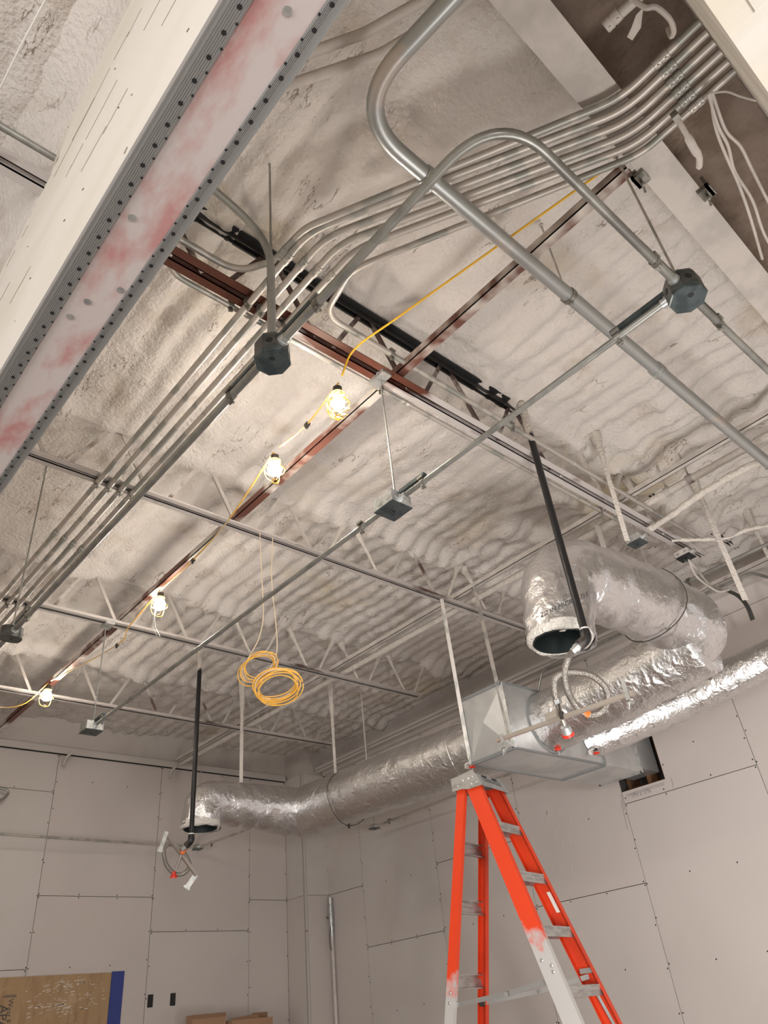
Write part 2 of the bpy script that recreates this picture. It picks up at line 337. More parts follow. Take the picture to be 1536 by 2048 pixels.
def foam_h(x, y):
    wx = x + 0.05*fb((x*0.6, y*0.9, 3.1), 1.0, 2)
    rough = max(0.0, min(1.0, 0.42+0.16*(x-2.0)+0.9*fb((x, y, 9.0), 0.45, 2)))
    rip = (1-abs(math.sin(math.pi*wx/0.152)))**1.2
    h = 0.004+0.046*rough*(0.8-rip)
    h += 0.030*fb((x, y*0.45, 1.0), 1.3, 3)+0.016*fb((x, y*0.7, 5.0), 4.5, 3)
    h += (0.008+0.014*rough)*fb((x, y, 2.0), 13.0, 2)
    for i, yj in enumerate(JY):
        a = math.exp(-((y-yj)/0.10)**2)
        k = 0.075 if i else (0.07 if x > 3.05 else (-0.004 if 1.15 < x < 2.65 else 0.012))
        h += k*a*(0.75+0.9*fb((x, i*3.0, 0.0), 2.2, 2))
    if x > 3.4 and y < 3.4:
        w = min(1, (x-3.4)/0.8)*min(1, (3.4-y)/0.6); h += w*(0.10*max(0, 1-abs(fb((x*0.8, y, 7.0), 1.9, 2))*2.6)-0.02)
    if abs(y-JY[0]) < 0.2 and 1.1 < x < 2.75: h = min(h, 0.004)+0.25*max(0, h-0.004)*min(1, abs(abs(y-JY[0]))/0.2)
    return h
def axis(lo, a, b, hi, fine, coarse):
    out = []; t = lo
    while t < a: out.append(t); t += coarse
    n = int(round((b-a)/fine)); out += [a+(b-a)*k/n for k in range(n+1)]
    if hi > b+1e-6: out.append(hi)
    return out
xs = axis(XB, -0.6, XW+0.2, XW+0.2, 0.024, 0.3); ys = axis(YB, -0.3, YW+0.2, YW+0.2, 0.030, 0.3)
mb = MB(); nx, ny = len(xs), len(ys)
vs = [(x, y, ZD-foam_h(x, y)) for y in ys for x in xs]
fs = [(j*nx+i, (j+1)*nx+i, (j+1)*nx+i+1, j*nx+i+1) for j in range(ny-1) for i in range(nx-1)]
mb.add(vs, fs, True); mb.box((XB, YB, ZD+0.12), (XW+0.2, YW+0.2, ZD+0.2))
struct(mb.build('ceiling', 'foam', angle=180))

def panel_y(mbs, x0, x1, z0, z1): mbs.box((x0, YW, z0), (x1, YW+0.016, z1))
SCR = {'l': MB(), 'r': MB()}
def panels(wall, cols, side):
    """cols: list of (a, b, [z cuts]); one plasterboard sheet per cell, each with its own recessed joint"""
    g = 0.0028
    for a, b, cuts in cols:
        for z0, z1 in zip(cuts, cuts[1:]):
            q = random.uniform(-0.0015, 0.0015)
            if side == 'l': MB().box((a+g, YW+q, z0+g), (b-g, YW+0.016, z1-g)).build('drywall_sheet', 'drywall', wall, org=((a+b)/2, YW, (z0+z1)/2))
            else: MB().box((XW+q, a+g, z0+g), (XW+0.016, b-g, z1-g)).build('drywall_sheet', 'drywall', wall, org=(XW, (a+b)/2, (z0+z1)/2))
            w = b-a; n = max(1, int(round((z1-z0)/0.30)))
            for u in ([0.012, w-0.012]+([w/3, 2*w/3] if w > 0.9 else [])):
                for k in range(n+1):
                    z = z0+0.015+(z1-z0-0.03)*k/n+random.uniform(-0.03, 0.03)*(0 < k < n)
                    if 0.05 < u < w-0.05 and (k % 2 or random.random() < 0.2): continue
                    uu = a+u+random.uniform(-0.006, 0.006)
                    if side == 'l': SCR['l'].disc((uu, YW-0.002, z), (0, -1, 0), 0.0062)
                    else: SCR['r'].disc((XW-0.002, uu, z), (-1, 0, 0), 0.0062)
# left wall (along X)
wl = struct(MB().box((XB, YW+0.012, FL), (XW+0.4, YW+0.3, 3.4)).build('wall_left', 'gap'))
cols = [(-3.2+1.2192*k, -3.2+1.2192*(k+1), [FL, 0.8 if k % 2 else 1.4, 2.80]) for k in range(-1, 4)]
cols = [(c[0]-0.035, c[1]-0.035, c[2]) for c in cols]
panels(wl, cols+[(1.642, 2.861, [FL, 0.77, 2.385, 2.785]), (2.861, 4.080, [FL, 1.395, 2.785]), (4.080, 5.300, [FL, 1.065, 2.785]), (5.300, 5.84, [FL, 1.385, 2.785])], 'l')
SCR['l'].build('screw_heads', 'screw', wl)['kind'] = 'stuff'
def band(mbx, p0, du, nu, nz, z0, z1, nrm):
    vs = []
    for j in range(nz+1):
        for i in range(nu+1):
            p = V(*p0)+V(*du)*(i/nu); p.z = z0+(z1-z0)*j/nz
            t = j/nz; vs.append(p+V(*nrm)*(0.02*fb(p, 2.5, 3)+0.09*t**4))
    n = nu+1; fs = [(j*n+i, j*n+i+1, (j+1)*n+i+1, (j+1)*n+i) for j in range(nz) for i in range(nu)]
    mbx.add(vs, fs, True)
mb = MB(); band(mb, (XB, YW+0.0, 0), (XW+0.3-XB, 0, 0), 140, 10, 2.80, 3.2, (0, -1, 0)); mb.build('foamed_upper_wall', 'wallfoam', wl, angle=180)
# right wall (along Y) with the rough opening for the duct
HY0, HY1, HZ0, HZ1 = 3.20, 3.645, 1.505, 2.03
mb = MB()
for a, b in (((YB, FL), (HY0, 3.4)), ((HY1, FL), (YW+0.3, 3.4)), ((HY0, FL), (HY1, HZ0)), ((HY0, HZ1), (HY1, 3.4))):
    mb.box((XW+0.012, a[0], a[1]), (XW+0.3, b[0], b[1]))
mb.box((XW+0.27, HY0, HZ0), (XW+0.3, HY1, HZ1))
wr = struct(mb.build('wall_right', 'gap'))
panels(wr, [(7.276, 7.945, [FL, 1.38, 2.785]), (6.043, 7.276, [FL, 0.75, 2.785]), (4.830, 6.043, [FL, 1.38, 2.785]), (3.645, 4.830, [FL, 0.775, 2.785]),
            (2.413, 3.645, [FL, 1.405]), (2.413, 3.645, [HZ1, 2.785]),
            (1.194, 2.413, [FL, 0.775, 2.62, 2.785]), (-0.025, 1.194, [FL, 1.40, 2.785]), (-1.244, -0.025, [FL, 0.775, 2.785]), (-2.463, -1.244, [FL, 1.40, 2.785]), (YB, -2.463, [FL, 0.775, 2.785])], 'r')
mb = MB(); mb.box((XW, 2.416, 1.408), (XW+0.016, HY0, HZ1-0.003)); mb.box((XW, HY0, 1.408), (XW+0.016, 3.642, HZ0)); mb.build('drywall_sheet', 'drywall', wr, org=(XW, 2.8, 1.7))
for y_, z_ in ((2.43, 1.45), (2.43, 1.62), (2.425, 1.80), (2.43, 1.97), (2.8, 1.43), (2.85, 1.72), (3.24, 1.43), (3.62, 1.45), (3.18, 1.62), (3.18, 1.9)): SCR['r'].disc((XW-0.002, y_, z_), (-1, 0, 0), 0.0062)
SCR['r'].build('screw_heads', 'screw', wr)['kind'] = 'stuff'
mb = MB(); band(mb, (XW+0.0, YB, 0), (0, YW+0.3-YB, 0), 150, 10, 2.80, 3.2, (-1, 0, 0)); mb.build('foamed_upper_wall', 'wallfoam', wr, angle=180)
for y in (HY0+0.04, 3.40, HY1-0.04): MB().box((XW+0.10, y-0.02, HZ0), (XW+0.26, y+0.02, HZ1)).build('stud', 'wood', wr)
MB().box((XW+0.03, HY0+0.01, 1.93), (XW+0.05, HY0+0.14, 1.945)).build('metal_strip', 'galv', wr)
MB().box((XW+0.03, HY0+0.002, HZ0), (XW+0.26, HY0+0.012, HZ1)).build('opening_side', 'wood', wr)
MB().box((XW+0.03, HY0, HZ0+0.001), (XW+0.26, HY1, HZ0+0.012)).build('opening_sill', 'wood', wr)
m_ = text_mb('17\u00be x 17\u215e', 0.05, lambda u, v: V(XW-0.0035, 3.56-u*0.85, 1.435+v)); m_.build('pencil_dimension', 'pencil', wr)
mb = MB()
for y, z0, z1 in ((3.66, 1.36, 1.50), (3.68, 1.20, 1.44), (3.15, 1.42, 1.50)): mb.bar((XW-0.003, y, z0), (XW-0.003, y-0.01, z1), 0.003, 0.001, (1, 0, 0))
for z in (1.475, 1.462): mb.bar((XW-0.003, 3.60, z), (XW-0.003, 3.22, z+0.004), 0.003, 0.001, (1, 0, 0))
mb.build('pencil_marks', 'pencil', wr)
mb = MB(); rnd = random.Random(3)           # runs of joint compound left on the sheets
for k in range(46):
    y = rnd.gauss(4.55, 0.28); z = rnd.uniform(0.95, 1.85); h = rnd.choice((0.01, 0.02, 0.05, 0.08))
    mb.bar((XW-0.003, y, z), (XW-0.003, y+rnd.uniform(-0.006, 0.006), z+h), rnd.uniform(0.004, 0.008), 0.002, (1, 0, 0))
mb.build('plaster_runs', 'plaster', wr)['kind'] = 'stuff'
# boxed column in the corner
wc = struct(MB().box((5.853, 7.95, FL), (XW+0.05, YW+0.05, 3.3)).build('wall_corner', 'gap'))
for a, b in ((FL, 1.38), (1.384, 2.80)):
    MB().box((5.84, 7.972, a), (5.856, YW, b)).build('drywall_sheet', 'drywall', wc)
    MB().box((5.875, 7.935, a), (XW, 7.952, b)).build('drywall_sheet', 'drywall', wc)
MB().box((5.838, 7.93, 2.80), (XW, YW, 3.2)).build('foamed_head', 'wallfoam', wc)
MB().box((5.842, 7.945, FL), (5.872, 7.953, 2.8)).build('corner_strip', 'trimwhite', wc)
# ledges on top of the plasterboard
mb = MB(); mb.box((XB, 8.235, 2.80), (5.80, YW, 2.845)); mb.box((XB, 8.235, 2.775), (5.80, 8.24, 2.80)); struct(mb.build('trim_1', 'trimwhite'))
mb = MB(); mb.box((6.0, YB, 2.825), (XW, 7.85, 2.865)); mb.box((6.0, YB, 2.795), (6.006, 7.85, 2.83)); mb.box((6.12, YB, 2.78), (XW, 7.85, 2.83)); struct(mb.build('trim_2', 'trimwhite'))
# walls behind the camera with assumed, unseen shop front openings for the added daylight
mb = MB(); mb.box((XB-0.2, YB, FL), (XB, -3.4, 3.4)); mb.box((XB-0.2, 2.8, FL), (XB, YW+0.3, 3.4)); mb.box((XB-0.2, -3.4, 1.15), (XB, 2.8, 3.4)); mb.box((XB-0.2, -3.4, FL), (XB, 2.8, -1.4))
struct(mb.build('wall_back', 'drywall'))
mb = MB(); mb.box((XB-0.2, YB-0.2, FL), (-2.2, YB, 3.4)); mb.box((5.4, YB-0.2, FL), (XW+0.3, YB, 3.4)); mb.box((-2.2, YB-0.2, 1.15), (5.4, YB, 3.4)); mb.box((-2.2, YB-0.2, FL), (5.4, YB, -1.4))
struct(mb.build('wall_front', 'drywall'))
w1 = MB()  # frame for the assumed opening in wall_back, unseen
for y in (-3.4, -1.85, -0.3, 1.25, 2.8): w1.box((XB-0.12, y-0.03, -1.4), (XB-0.06, y+0.03, 1.15))
w1.box((XB-0.12, -3.4, 1.1), (XB-0.06, 2.8, 1.15)); w1.box((XB-0.12, -3.4, -1.4), (XB-0.06, 2.8, -1.35)); struct(w1.build('window_1', 'alu'))
w1 = MB()  # frame for the assumed opening in wall_front, unseen
for x in (-2.2, -0.3, 1.6, 3.5, 5.4): w1.box((x-0.03, YB-0.12, -1.4), (x+0.03, YB-0.06, 1.15))
w1.box((-2.2, YB-0.12, 1.1), (5.4, YB-0.06, 1.15)); w1.box((-2.2, YB-0.12, -1.4), (5.4, YB-0.06, -1.35)); struct(w1.build('window_2', 'alu'))

# ------------------------------------------------------------------ dropped headers close to the camera
hd = thing('drywall_header', 'dropped cream board header with pink-stained soffit strip and perforated metal edges', 'header', (0.35, 2.0, 1.55))
Y0, Y1, ZB = -0.42, YW-0.01, 1.55
MB().box((0.264, Y0, ZB), (0.285, Y1, 3.2)).build('side_board', 'cream', hd)
MB().box((0.414, Y0, ZB), (0.434, Y1, 3.2)).build('side_board', 'cream', hd)
MB().box((0.285, Y0, ZB+0.002), (0.414, Y1, ZB+0.018)).build('soffit_strip', 'pink', hd)
for side, x0, x1, hx, sx in ((0, 0.262, 0.304, 0.290, 0.301), (1, 0.408, 0.438, 0.419, 0.410)):
    mb = MB(); mb.box((x0, Y0, ZB-0.0025), (x1, Y1, ZB+0.001))
    nr = 7 if side == 0 else 5
    a = x0+0.008 if side == 0 else x0+0.002; b = x1-0.002 if side == 0 else x1-0.012
    for k in range(nr): mb.box((a+(b-a)*k/nr, Y0, ZB-0.0050), (a+(b-a)*(k+0.5)/nr, Y1, ZB-0.0025))
    if side == 0: mb.box((0.2605, Y0, ZB-0.004), (0.2635, Y1, ZB+0.03))
    else: mb.box((0.4345, Y0, ZB-0.006), (0.439, Y1, ZB+0.032))
    bd = mb.build('corner_bead', 'bead', hd)
    hb = MB(); y = -0.2
    while y < 3.0:
        hb.disc((hx, y, ZB-0.0054), (0, 0, -1), 0.0052, 10); hb.disc((sx, y+0.027, ZB-0.0054), (0, 0, -1), 0.0030, 8); y += 0.0545
    hb.build('perforations', 'hole', bd)
for x, y in ((0.318, 0.42), (0.362, 0.46), (0.328, 1.02), (0.330, 1.37), (0.394, 1.22), (0.345, 1.30)):
    MB().lathe((x, y, ZB-0.001), (0, 0, 1), [(0, 0.009), (0.002, 0.008), (0.0028, 0.002)], 10).build('screw_head', 'galv', hd)
mb = MB(); rnd = random.Random(11)          # checks and nail dents in the painted boards
y = -0.4
for zc, amp in ((2.62, 0.01), (2.05, 0.03), (2.32, 0.02)):
    y = -0.4
    while y < 2.4:
        L = rnd.uniform(0.04, 0.22); z = zc+amp*math.sin(y*2.1)+rnd.uniform(-0.008, 0.008)
        if rnd.random() < 0.45: mb.bar((0.2634, y, z), (0.2634, y+L, z+rnd.uniform(-0.012, 0.012)), 0.0014, 0.0016 if rnd.random() < .93 else .004, (1, 0, 0))
        y += L*0.9
for k in range(34):
    yy, zz = rnd.uniform(0, 1.9), rnd.uniform(1.6, 3.0); mb.bar((0.2634, yy, zz), (0.2634, yy+rnd.uniform(.004, .016), zz+rnd.uniform(-.01, .01)), 0.0014, rnd.uniform(.002, .005), (1, 0, 0))
mb.build('wood_checks', 'crack', hd)['kind'] = 'stuff'
mb = MB()                                   # foam fillet over the board's top edge
pts = []
def fz(y): return (3.0 if y < 1.75 else 3.0-0.32*min(1, (y-1.75)/0.15))
n = 90; vs = []
for i in range(n+1):
    y = Y0+(4.0-Y0)*i/n; z = fz(y)+0.02*fb((0, y, 0), 2.0, 3)
    for t in (0, .33, .66, 1): vs.append((0.268-0.17*t**2-0.010*(t > 0), y, z+(ZD-z+0.03)*t))
mb.add(vs, [(i*4+k, (i+1)*4+k, (i+1)*4+k+1, i*4+k+1) for i in range(n) for k in range(3)], True)
mb.build('foam_fillet', 'foam', hd, angle=180)

h2 = thing('timber_header', 'painted timber header crossing above right, conduits ending over it', 'header', (2.0, -0.2, 1.55))
MB().box((0.44, -0.075, ZB), (XW-0.01, -0.055, 2.96)).build('side_board', 'cream', h2)
MB().box((0.44, -0.40, ZB), (XW-0.01, -0.38, 2.96)).build('side_board', 'cream', h2)
MB().box((0.44, -0.38, ZB), (XW-0.01, -0.075, ZB+0.02)).build('soffit_board', 'cream', h2)
mb = MB()
for k in range(14):
    x = rnd.uniform(0.9, 3.2); y = rnd.uniform(-0.36, -0.08); mb.bar((x, y, ZB-0.001), (x+rnd.uniform(.02, .16), y, ZB-0.001), 0.0015, 0.0015)
mb.build('wood_checks', 'crack', h2)['kind'] = 'stuff'

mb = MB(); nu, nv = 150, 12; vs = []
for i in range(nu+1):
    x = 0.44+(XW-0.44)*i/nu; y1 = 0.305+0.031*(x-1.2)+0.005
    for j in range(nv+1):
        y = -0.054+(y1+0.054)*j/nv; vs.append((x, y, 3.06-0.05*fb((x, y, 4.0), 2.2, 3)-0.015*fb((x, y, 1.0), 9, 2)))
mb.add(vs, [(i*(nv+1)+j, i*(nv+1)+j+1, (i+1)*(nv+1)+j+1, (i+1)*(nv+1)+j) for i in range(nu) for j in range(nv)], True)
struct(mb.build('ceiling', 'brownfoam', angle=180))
# steel girder whose lower flange shows as a wide painted band
gd = thing('steel_girder', 'wide white painted steel girder flange running under the foam ceiling', 'girder', (2.2, 0.33, 2.74))
gy = lambda x: (0.305+0.031*(x-1.2), 0.175)
ga, gb = (-4.5, 0.1284), (XW-0.03, 0.4587)
gdir = (V(gb[0], gb[1], 0)-V(ga[0], ga[1], 0)).normalized(); gs = V(-gdir.y, gdir.x, 0)
gc = (V(ga[0], ga[1], 0)+V(gb[0], gb[1], 0))/2; gl = (V(gb[0], gb[1], 0)-V(ga[0], ga[1], 0))/2
MB().obox(gc+V(0, 0, 2.747), gl, gs*0.068, V(0, 0, 0.007)).build('lower_flange', 'emt_paint', gd)
MB().obox(gc+V(0, 0, 2.94), gl, gs*0.005, V(0, 0, 0.19)).build('web', 'emt_paint', gd)
MB().obox(gc+V(0, 0, 3.13), gl, gs*0.068, V(0, 0, 0.007)).build('upper_flange', 'emt_paint', gd)
for i, (x, s) in enumerate(((2.10, 1), (2.38, -1))):
    y = 0.305+0.031*(x-1.2)+s*0.075
    mb = MB(); mb.box((x-0.03, y-0.03, 2.715), (x+0.03, y+0.025, 2.74)); mb.box((x-0.03, y+s*0.012, 2.715), (x+0.03, y+s*0.025, 2.79)); mb.box((x-0.02, y-0.02, 2.76), (x+0.02, y+s*0.02, 2.775))
    mb.tube([(x, y, 2.68), (x, y, 2.76)], 0.006, 8); mb.tube([(x-0.022, y-.01, 2.665), (x, y, 2.695), (x+0.022, y+.01, 2.665)], 0.005, 6)
    tag(mb.build('beam_clamp', 'clamp', org=(x, y, 2.74)), ('square beam clamp on girder edge beside the bent conduits', 'beam clamp with wing nut hanging from the girder edge')[i], 'clamp')

# ------------------------------------------------------------------ open-web joists
def joist(i, y, x0, x1, label, cm, wm, leg, gap, web_r):
    t = thing('bar_joist', label, 'joist', (2.5, y, HJ), 'open-web roof joists')
    for s in (-1, 1):
        mb = MB(); e = y+s*gap/2
        mb.box((x0, e, HJ), (x1, e+s*leg, HJ+0.005)); mb.box((x0, e, HJ), (x1, e+s*0.005, HJ+leg))
        mb.build('bottom_chord', cm, t)
    for s in (-1, 1):
        mb = MB(); e = y+s*gap/2
        zt = ZD-0.012-(0.014 if i == 0 else 0); xt = 0.5 if i == 0 else x0; mb.box((xt, e, zt), (XW-0.1, e+s*leg*0.8, zt+0.006)); mb.box((xt, e, zt-0.04), (XW-0.1, e+s*0.005, zt))
        mb.build('top_chord', 'topblack' if i == 0 else cm, t)
    k = -9; first = 0.98-0.06*i
    while True:
        xb = first+0.607*k; k += 1
        if xb < (0.5 if i == 0 else x0+0.2): continue
        if xb > x1-0.05: break
        for s in (-1, 1):
            a = V(xb+s*0.055, y, HJ+0.012); b = V(xb+s*0.275, y, ZD-0.02)
            foamy = (b.x > 3.3 and i == 0) or (b.x > 3.0 and i in (1, 2) and noise.noise(b*1.7) > -0.1)
            if foamy:
                n = 14; pts = [a.lerp(b, q/n) for q in range(n+1)]
                rr = [web_r*(0.9+0.5*(q/n)+2.6*(q/n)**5) for q in range(n+1)]
                MB().tube(pts, rr, 9, jitter=lambda p, an, ii: 0.010*(ii/n)*fb(p, 9, 2)).build('web_member', 'webfoam', t)
            else:
                mb = MB(); d = (b-a).normalized()
                mb.bar(a, b, 0.024, 0.004, (0, 1, 0)); mb.bar(a+V(0, 0.010, 0), b+V(0, 0.010, 0), 0.004, 0.022, (0, 1, 0))
                mb.build('web_member', wm, t)
    return t
joist(0, JY[0], -4.6, 5.24, 'red-brown open-web joist carrying the strapped conduits, nearest to camera', 'oxide', 'webdark', 0.042, 0.022, 0.012)
joist(1, JY[1], -4.6, 5.00, 'grey open-web joist that the yellow cords hang from', 'joistgrey', 'web', 0.038, 0.018, 0.011)
joist(2, JY[2], -4.6, 5.23, 'grey open-web joist third from camera, behind the coiled cord', 'joistgrey', 'web', 0.038, 0.018, 0.011)
joist(3, JY[3], -4.6, 5.34, 'pale open-web joist closest to the left plasterboard wall', 'joistgrey', 'web', 0.032, 0.016, 0.011)

# bridging and strut running across the joists
br = thing('bridging_angle', 'rust brown steel bridging angle crossing the joists beside the light string', 'bridging', (2.06, 4, 2.77))
for y0, y1 in ((0.42, 2.6), (2.6, 5.4), (5.4, 8.2)):
    mb = MB(); mb.box((2.035, y0, 2.762), (2.085, y1, 2.767)); mb.box((2.035, y0, 2.762), (2.040, y1, 2.808)); mb.build('angle_length', 'oxide_low', br)
st = thing('strut_channel', 'long white painted strut channel lying above the joist chords', 'strut', (4.21, 4, 2.85))
mb = MB(); mb.box((4.190, 0.3, 2.835), (4.232, 8.2, 2.839)); mb.box((4.190, 0.3, 2.835), (4.194, 8.2, 2.876)); mb.box((4.228, 0.3, 2.835), (4.232, 8.2, 2.876)); mb.build('channel', 'emt_paint', st)
pp = thing('sprinkler_main', 'foam-flecked white pipe running alongside the strut channel to the wall', 'pipe', (4.4, 4, 2.85))
pts = [V(4.43, 0.3, 2.85).lerp(V(4.27, 8.22, 2.825), k/120) for k in range(121)]
MB().tube(pts, 0.027, 10, jitter=lambda p, a, i: 0.010*max(0, fb((p.x, p.y, 0), 1.1, 2))+0.004*fb(p, 25, 2)*(p.y < 3)).build('pipe', 'webfoam', pp)
for y in (1.62, 1.45, 4.9, 6.5):
    mb = MB(); x = 4.43-0.0202*(y-0.3); mb.lathe((x, y-0.02, 2.85), (0, 1, 0), [(0, 0.034), (0.04, 0.034)], 12); mb.tube([(x, y, 2.88), (x, y, 3.08)], 0.006, 6); mb.build('hanger_ring', 'web', pp)

# ------------------------------------------------------------------ conduits
def conduit(name, label, path, r, m, rad=0.14, coup=(), clamps=(), group=None, cat='conduit', seg=9, n=12, clampdz=0.0, coupm=None, pathfn=None):
    pts = fillet(path, rad, seg) if pathfn is None else pathfn(path)
    mid = pts[len(pts)//2]; t = thing(name, label, cat, tuple(mid), group)
    MB().tube(pts, r, n).build('tube', m, t)
    for p, d in coup:
        p, d = V(*p), V(*d).normalized()
        mb = MB(); mb.lathe(p-d*0.030, d, [(0, r*1.02), (0.002, r*1.22), (0.026, r*1.24), (0.028, r*1.12), (0.032, r*1.12), (0.034, r*1.24), (0.058, r*1.22), (0.060, r*1.02)], 12)
        sd = d.cross(V(0, 0, 1))
        for q in (0.014, 0.046): mb.lathe(p-d*0.030+d*q-V(0, 0, r*1.1), V(0, 0, -1), [(0, 0.005), (0.006, 0.005)], 6)
        mb.build('coupling', coupm or m, t)
    for p, d in clamps:
        p, d = V(*p), V(*d).normalized(); sd = d.cross(V(0, 0, 1)).normalized()
        mb = MB(); mb.lathe(p-d*0.012, d, [(0, r*1.2), (0.024, r*1.2)], 12)
        mb.obox(p+V(0, 0, -r*1.25-0.008), d*0.010, sd*0.004, V(0, 0, 0.010)); mb.lathe(p-V(0, 0, r*1.25+0.008)-sd*0.012, sd, [(0, 0.006), (0.004, 0.006), (0.004, 0.003), (0.024, 0.003), (0.024, 0.006)], 6)
        mb.obox(p+V(0, 0, r*1.15+0.006), d*0.016, sd*0.018, V(0, 0, 0.006))
        mb.build('strap_clamp', 'clamp', t)
    return t
YD = (0, 1, 0); XD = (1, 0, 0)
# rack of parallel conduits: straight under the joists, a diagonal leg, then over the timber header
ZR = HJ-0.026
dd = V(0.60, -0.80, 0).normalized()
RCR = 0.0162
rackx = [1.16, 1.228, 1.295, 1.362]
kneey = [1.40, 1.385, 1.37, 1.355]
hx = [1.785, 1.835, 1.885, 1.935]; hy = [0.285, 0.30, 0.315, 0.33]
names = ['outermost of four parallel conduits left of the box run, nearest the header', 'second of four parallel conduits counted from the drywall header',
         'third of four parallel conduits counted from the drywall header', 'innermost of four parallel conduits, closest to the hung box run']
for k in range(4):
    x = rackx[k]
    conduit('rack_conduit', names[k], [(x, 8.25, ZR), (x, kneey[k], ZR), (hx[k], hy[k], ZR), (hx[k], -0.052, ZR)], RCR, 'emt', rad=0.34,
            coup=[((x, 1.56-0.012*k, ZR), YD), ((x, 4.05+0.03*k, ZR), YD), ((hx[k], 0.10+0.004*k, ZR), YD)],
            clamps=[((x, JY[0], ZR), YD), ((x, JY[1], ZR), YD), ((x, JY[2], ZR), YD), ((x, JY[3], ZR), YD)], group='rack conduits under the joists')
conduit('rack_conduit', 'conduit rising from the U-bend at joist to lead the diagonal rack', [(0.30, 1.80, 2.775), (1.06, 1.80, 2.775), (1.135, 1.62, 2.72), (1.135, 1.40, ZR), (1.735, 0.27, ZR), (1.735, -0.052, ZR)], 0.0152, 'emt', rad=[0.16, 0.16, 0.2, 0.34, 0.3],
        coup=[((1.135, 1.56, ZR+0.012), YD), ((1.735, 0.10, ZR), YD)], group='rack conduits under the joists')
conduit('rack_conduit', 'lowest diagonal conduit hooking back along the red-brown joist', [(5.1, 1.79, 2.80), (1.52, 1.765, 2.79), (1.44, 1.46, 2.74), (1.985, 0.34, ZR), (1.985, -0.052, ZR)], 0.0150, 'emt', rad=[0.13, 0.2, 0.3], 
        coup=[((1.985, 0.10, ZR), YD), ((3.5, 1.778, 2.796), XD)], clamps=[((1.95, 1.768, 2.79), XD), ((2.9, 1.775, 2.795), XD)], group='rack conduits under the joists')
conduit('joist_conduit', 'conduit strapped along the far lower side of the red-brown joist', [(0.74, 1.74, 2.76), (0.80, 1.945, 2.735), (4.30, 1.945, 2.72)], 0.0125, 'emt', rad=0.12,
        clamps=[((1.12, 1.945, 2.735), XD), ((2.02, 1.945, 2.73), XD), ((3.35, 1.945, 2.725), XD), ((4.0, 1.945, 2.722), XD)], coup=[((2.2, 1.945, 2.73), XD)])
# hung conduit grid
ZH = 1.93
hang = [('hung_conduit', 'grey hung conduit looping overhead between the two octagon boxes',
         [(1.005, 1.40, ZH), (1.005, 0.41, ZH), (1.90, 0.42, ZH)], 0.0150, [((1.005, 1.20, ZH), YD), ((1.78, 0.42, ZH), XD)]),
        ('hung_conduit', 'grey hung conduit running back from the left octagon box to the oval box', [(1.005, 1.52, ZH), (1.005, 3.88, ZH)], 0.0150, [((1.005, 1.72, ZH), YD), ((1.005, 3.70, ZH), YD)]),
        ('hung_conduit', 'grey hung conduit leaving the oval box toward the left wall', [(1.005, 4.0, ZH), (1.005, 8.2, ZH)], 0.0150, []),
        ('hung_conduit', 'dark conduit leaving the right octagon box toward the right wall', [(2.0, 0.42, ZH), (5.9, 0.42, ZH)], 0.0135, [((2.20, 0.42, ZH), XD)]),
        ('hung_conduit', 'shiny hung conduit between right octagon box and first square box', [(1.955, 0.47, ZH), (1.955, 1.84, ZH)], 0.0125, [((1.955, 0.68, ZH), YD), ((1.955, 1.70, ZH), YD)]),
        ('hung_conduit', 'long shiny hung conduit between the two square boxes over the room', [(1.955, 1.96, ZH), (1.955, 5.06, ZH)], 0.0125, [((1.955, 2.12, ZH), YD), ((1.955, 4.94, ZH), YD)])]
for i, (nm, lb, path, r, cl) in enumerate(hang):
    t = conduit(nm, lb, path, r, 'emt_bare', rad=0.20, clamps=cl, group='hung conduit runs', seg=14)
for i in (0, 4):
    pass
# doubled sleeves next to the boxes (strut backing that the clamps bite on)
def sleeve(a, b, w, lab):
    tag(MB().bar(a, b, w, w*0.9).build('strut_backing', 'galvdark', org=a), lab, 'strut', 'short struts beside hung boxes')
sleeve((1.005, 1.19, ZH+0.030), (1.005, 1.42, ZH+0.030), 0.020, 'short strut backing on the loop side of the left octagon box')
sleeve((1.005, 1.50, ZH+0.030), (1.005, 1.74, ZH+0.030), 0.020, 'short strut backing on the far side of the left octagon box')
sleeve((1.70, 0.42, ZH+0.030), (1.91, 0.42, ZH+0.030), 0.020, 'short strut backing on the loop side of the right octagon box')
sleeve((2.0, 0.42, ZH+0.030), (2.22, 0.42, ZH+0.030), 0.020, 'short strut backing on the right-hand side of the right octagon box')
sleeve((1.955, 0.47, ZH+0.030), (1.955, 0.70, ZH+0.030), 0.022, 'short strut backing between right octagon box and shiny conduit')
sleeve((1.955, 1.68, ZH+0.030), (1.955, 1.84, ZH+0.030), 0.022, 'short strut backing on the near side of first square box')
sleeve((1.955, 4.92, ZH+0.030), (1.955, 5.06, ZH+0.030), 0.022, 'short strut backing at the square box by the left wall')
sleeve((1.005, 3.68, ZH+0.030), (1.005, 3.88, ZH+0.030), 0.020, 'short strut backing at the oval box by the far left edge')

